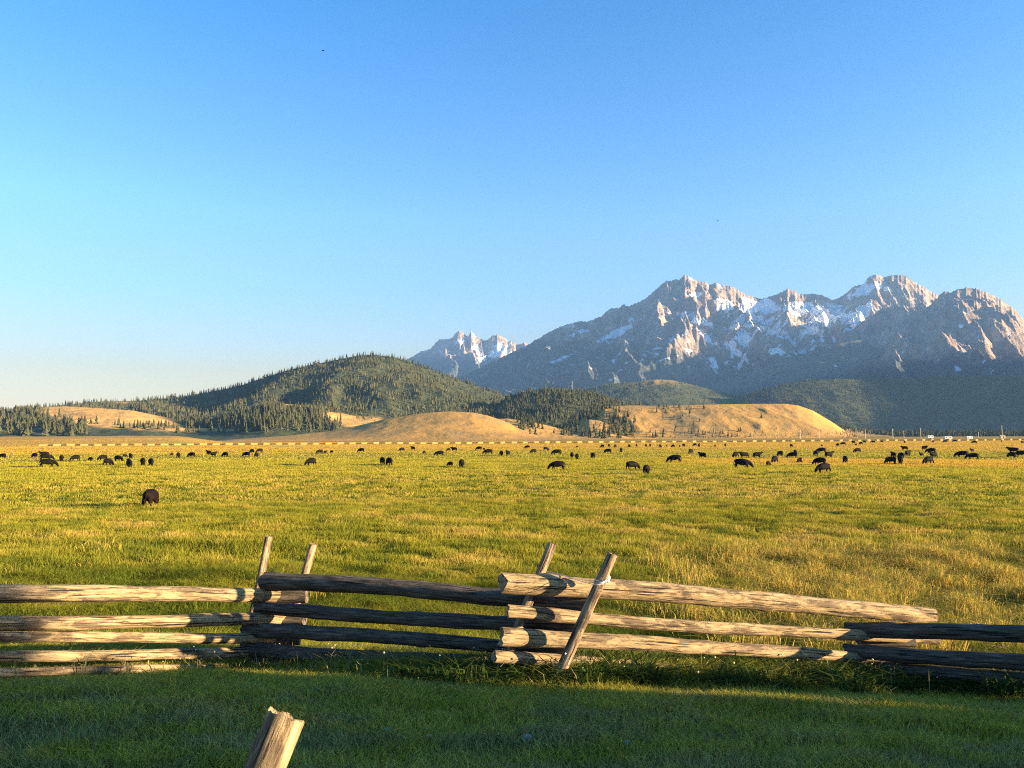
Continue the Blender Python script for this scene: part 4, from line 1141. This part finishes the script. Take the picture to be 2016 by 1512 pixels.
bm = bmesh.new(); bmesh.ops.create_cube(bm, size=1.0, matrix=Matrix.Translation((0, 0, 1.1)) @ Matrix.Diagonal((4.5, 3.2, 2.2, 1))); bmobj('wall', bm, M_POLE, root)
bm = bmesh.new()
vs = [bm.verts.new(p) for p in ((-2.5, -1.9, 2.15), (2.5, -1.9, 2.15), (2.5, 1.9, 2.15), (-2.5, 1.9, 2.15), (-2.5, 0, 3.4), (2.5, 0, 3.4))]
for f_ in ((0, 1, 5, 4), (2, 3, 4, 5), (0, 4, 3), (1, 2, 5), (3, 2, 1, 0)): bm.faces.new([vs[i] for i in f_])
bmobj('roof', bm, M_FARFENCE, root)
bm = bmesh.new(); bmesh.ops.create_cube(bm, size=1.0, matrix=Matrix.Translation((0.6, -1.62, 1.0)) @ Matrix.Diagonal((0.9, 0.06, 1.9, 1))); bmobj('door', bm, M_TYRE, root)
# birds
for px, py, D, yaw, lab in ((636, 100, 60, 0.4, 'tiny dark bird high in the sky above the forested hill'), (1413, 435, 110, 2.0, 'tiny dark bird in the sky above the highest peak'), (1380, 463, 140, 1.2, 'faint small bird just above the summit of the left peak')):
    bm = bmesh.new()
    sp = [(-0.12, 0, 0.0), (-0.08, 0, 0), (0, 0, 0.01), (0.07, 0, 0.015), (0.11, 0, 0.01)]; rd = [0.008, 0.02, 0.03, 0.02, 0.004]
    rings = []
    for (x_, y_, z_), r_ in zip(sp, rd): rings.append([bm.verts.new((x_, y_ + r_ * math.cos(a_ * math.pi / 3), z_ + r_ * math.sin(a_ * math.pi / 3))) for a_ in range(6)])
    for i in range(4):
        for q in range(6): bm.faces.new((rings[i][q], rings[i][(q + 1) % 6], rings[i + 1][(q + 1) % 6], rings[i + 1][q]))
    bm.faces.new(rings[0][::-1]); bm.faces.new(rings[-1])
    for s in (-1, 1):
        w = [(0.05, 0.01 * s, 0.015), (0.06, 0.10 * s, 0.06), (0.0, 0.24 * s, 0.03), (-0.03, 0.12 * s, 0.05), (-0.05, 0.01 * s, 0.015)]
        top_ = [bm.verts.new(p) for p in w]; bot = [bm.verts.new((p[0], p[1], p[2] - 0.008)) for p in w]
        bm.faces.new(top_); bm.faces.new(bot[::-1])
        for i in range(5): bm.faces.new((top_[i], bot[i], bot[(i + 1) % 5], top_[(i + 1) % 5]))
    o = bmobj('flying_bird', bm, M_TYRE); o.location = at(px, py, D); o.rotation_euler = (0.3, 0.1, yaw)
    tag(o, lab, 'bird')

# ------------------------------------------------------------------ pines off to the right that throw the long shade over the lawn
def big_pine(x, y, h, seed, lab):
    g = np.random.default_rng(seed)
    z = float(ground_z(x, y))
    root = empty('lodgepole_pine', (x, y, z)); tag(root, lab, 'tree')
    bm = bmesh.new(); cyl(bm, (0, 0, -0.3), (0.1, 0, h * 0.97), h * 0.014, 0.03, 12); bmobj('trunk', bm, M_TRUNK, root)
    n = 9000
    t = g.random(n) ** 0.8; zc = h * (0.22 + 0.78 * t)
    br = np.floor(t * 26); ang = br * 2.4 + g.integers(0, 5, n) * 1.2566 + g.normal(0, 0.12, n)
    rad = 0.145 * h * (1 - t) ** 0.75 * np.sqrt(g.random(n)) + 0.05
    c0 = np.stack([rad * np.cos(ang), rad * np.sin(ang), zc - 0.25 * rad], -1)
    d = g.normal(0, 1, (n, 3)); d /= np.linalg.norm(d, axis=1)[:, None]; e = np.cross(d, g.normal(0, 1, (n, 3))); e /= np.linalg.norm(e, axis=1)[:, None]
    s = 0.16 + 0.12 * g.random((n, 1))
    V = np.stack([c0 + d * s, c0 - d * s * 0.5 + e * s * 0.4, c0 - d * s * 0.5 - e * s * 0.4], 1).reshape(-1, 3)
    me = mesh_np('crown', V, np.arange(n * 3).reshape(-1, 3), 3)
    attr(me, 'col', np.repeat(DEEP + (PALE - DEEP) * g.random((n, 1)), 3, 0), 'FLOAT_COLOR')
    link('crown', me, M_NEEDLE, root)
for i, (X, c_, h) in enumerate([(38, 5.0, 14.5), (46, 4.2, 16)]):
    big_pine(X, c_ - 0.287 * X, h, 300 + i, ['tall lodgepole pine standing right of the lawn, nearer one', 'taller lodgepole pine standing right of the lawn, farther one'][i])

# ------------------------------------------------------------------ haze
if HAZE > 0:
    bm = bmesh.new()
    bmesh.ops.create_cube(bm, size=1.0, matrix=Matrix.Translation((0, 6000, 778)) @ Matrix.Diagonal((26000, 16000, 1564, 1)))
    m = bpy.data.materials.new('haze'); m.use_nodes = True; nt = m.node_tree
    nt.nodes.remove(nt.nodes['Principled BSDF'])
    pv = N(nt, 'ShaderNodeVolumePrincipled')
    pv.inputs['Color'].default_value = (0.28, 0.54, 1.0, 1); pv.inputs['Density'].default_value = HAZE
    pv.inputs['Anisotropy'].default_value = 0.1
    nt.links.new(pv.outputs[0], nt.nodes['Material Output'].inputs['Volume'])
    me = bpy.data.meshes.new('haze'); bm.to_mesh(me); bm.free()
    tag(link('haze', me, m), None, None, None, 'stuff')
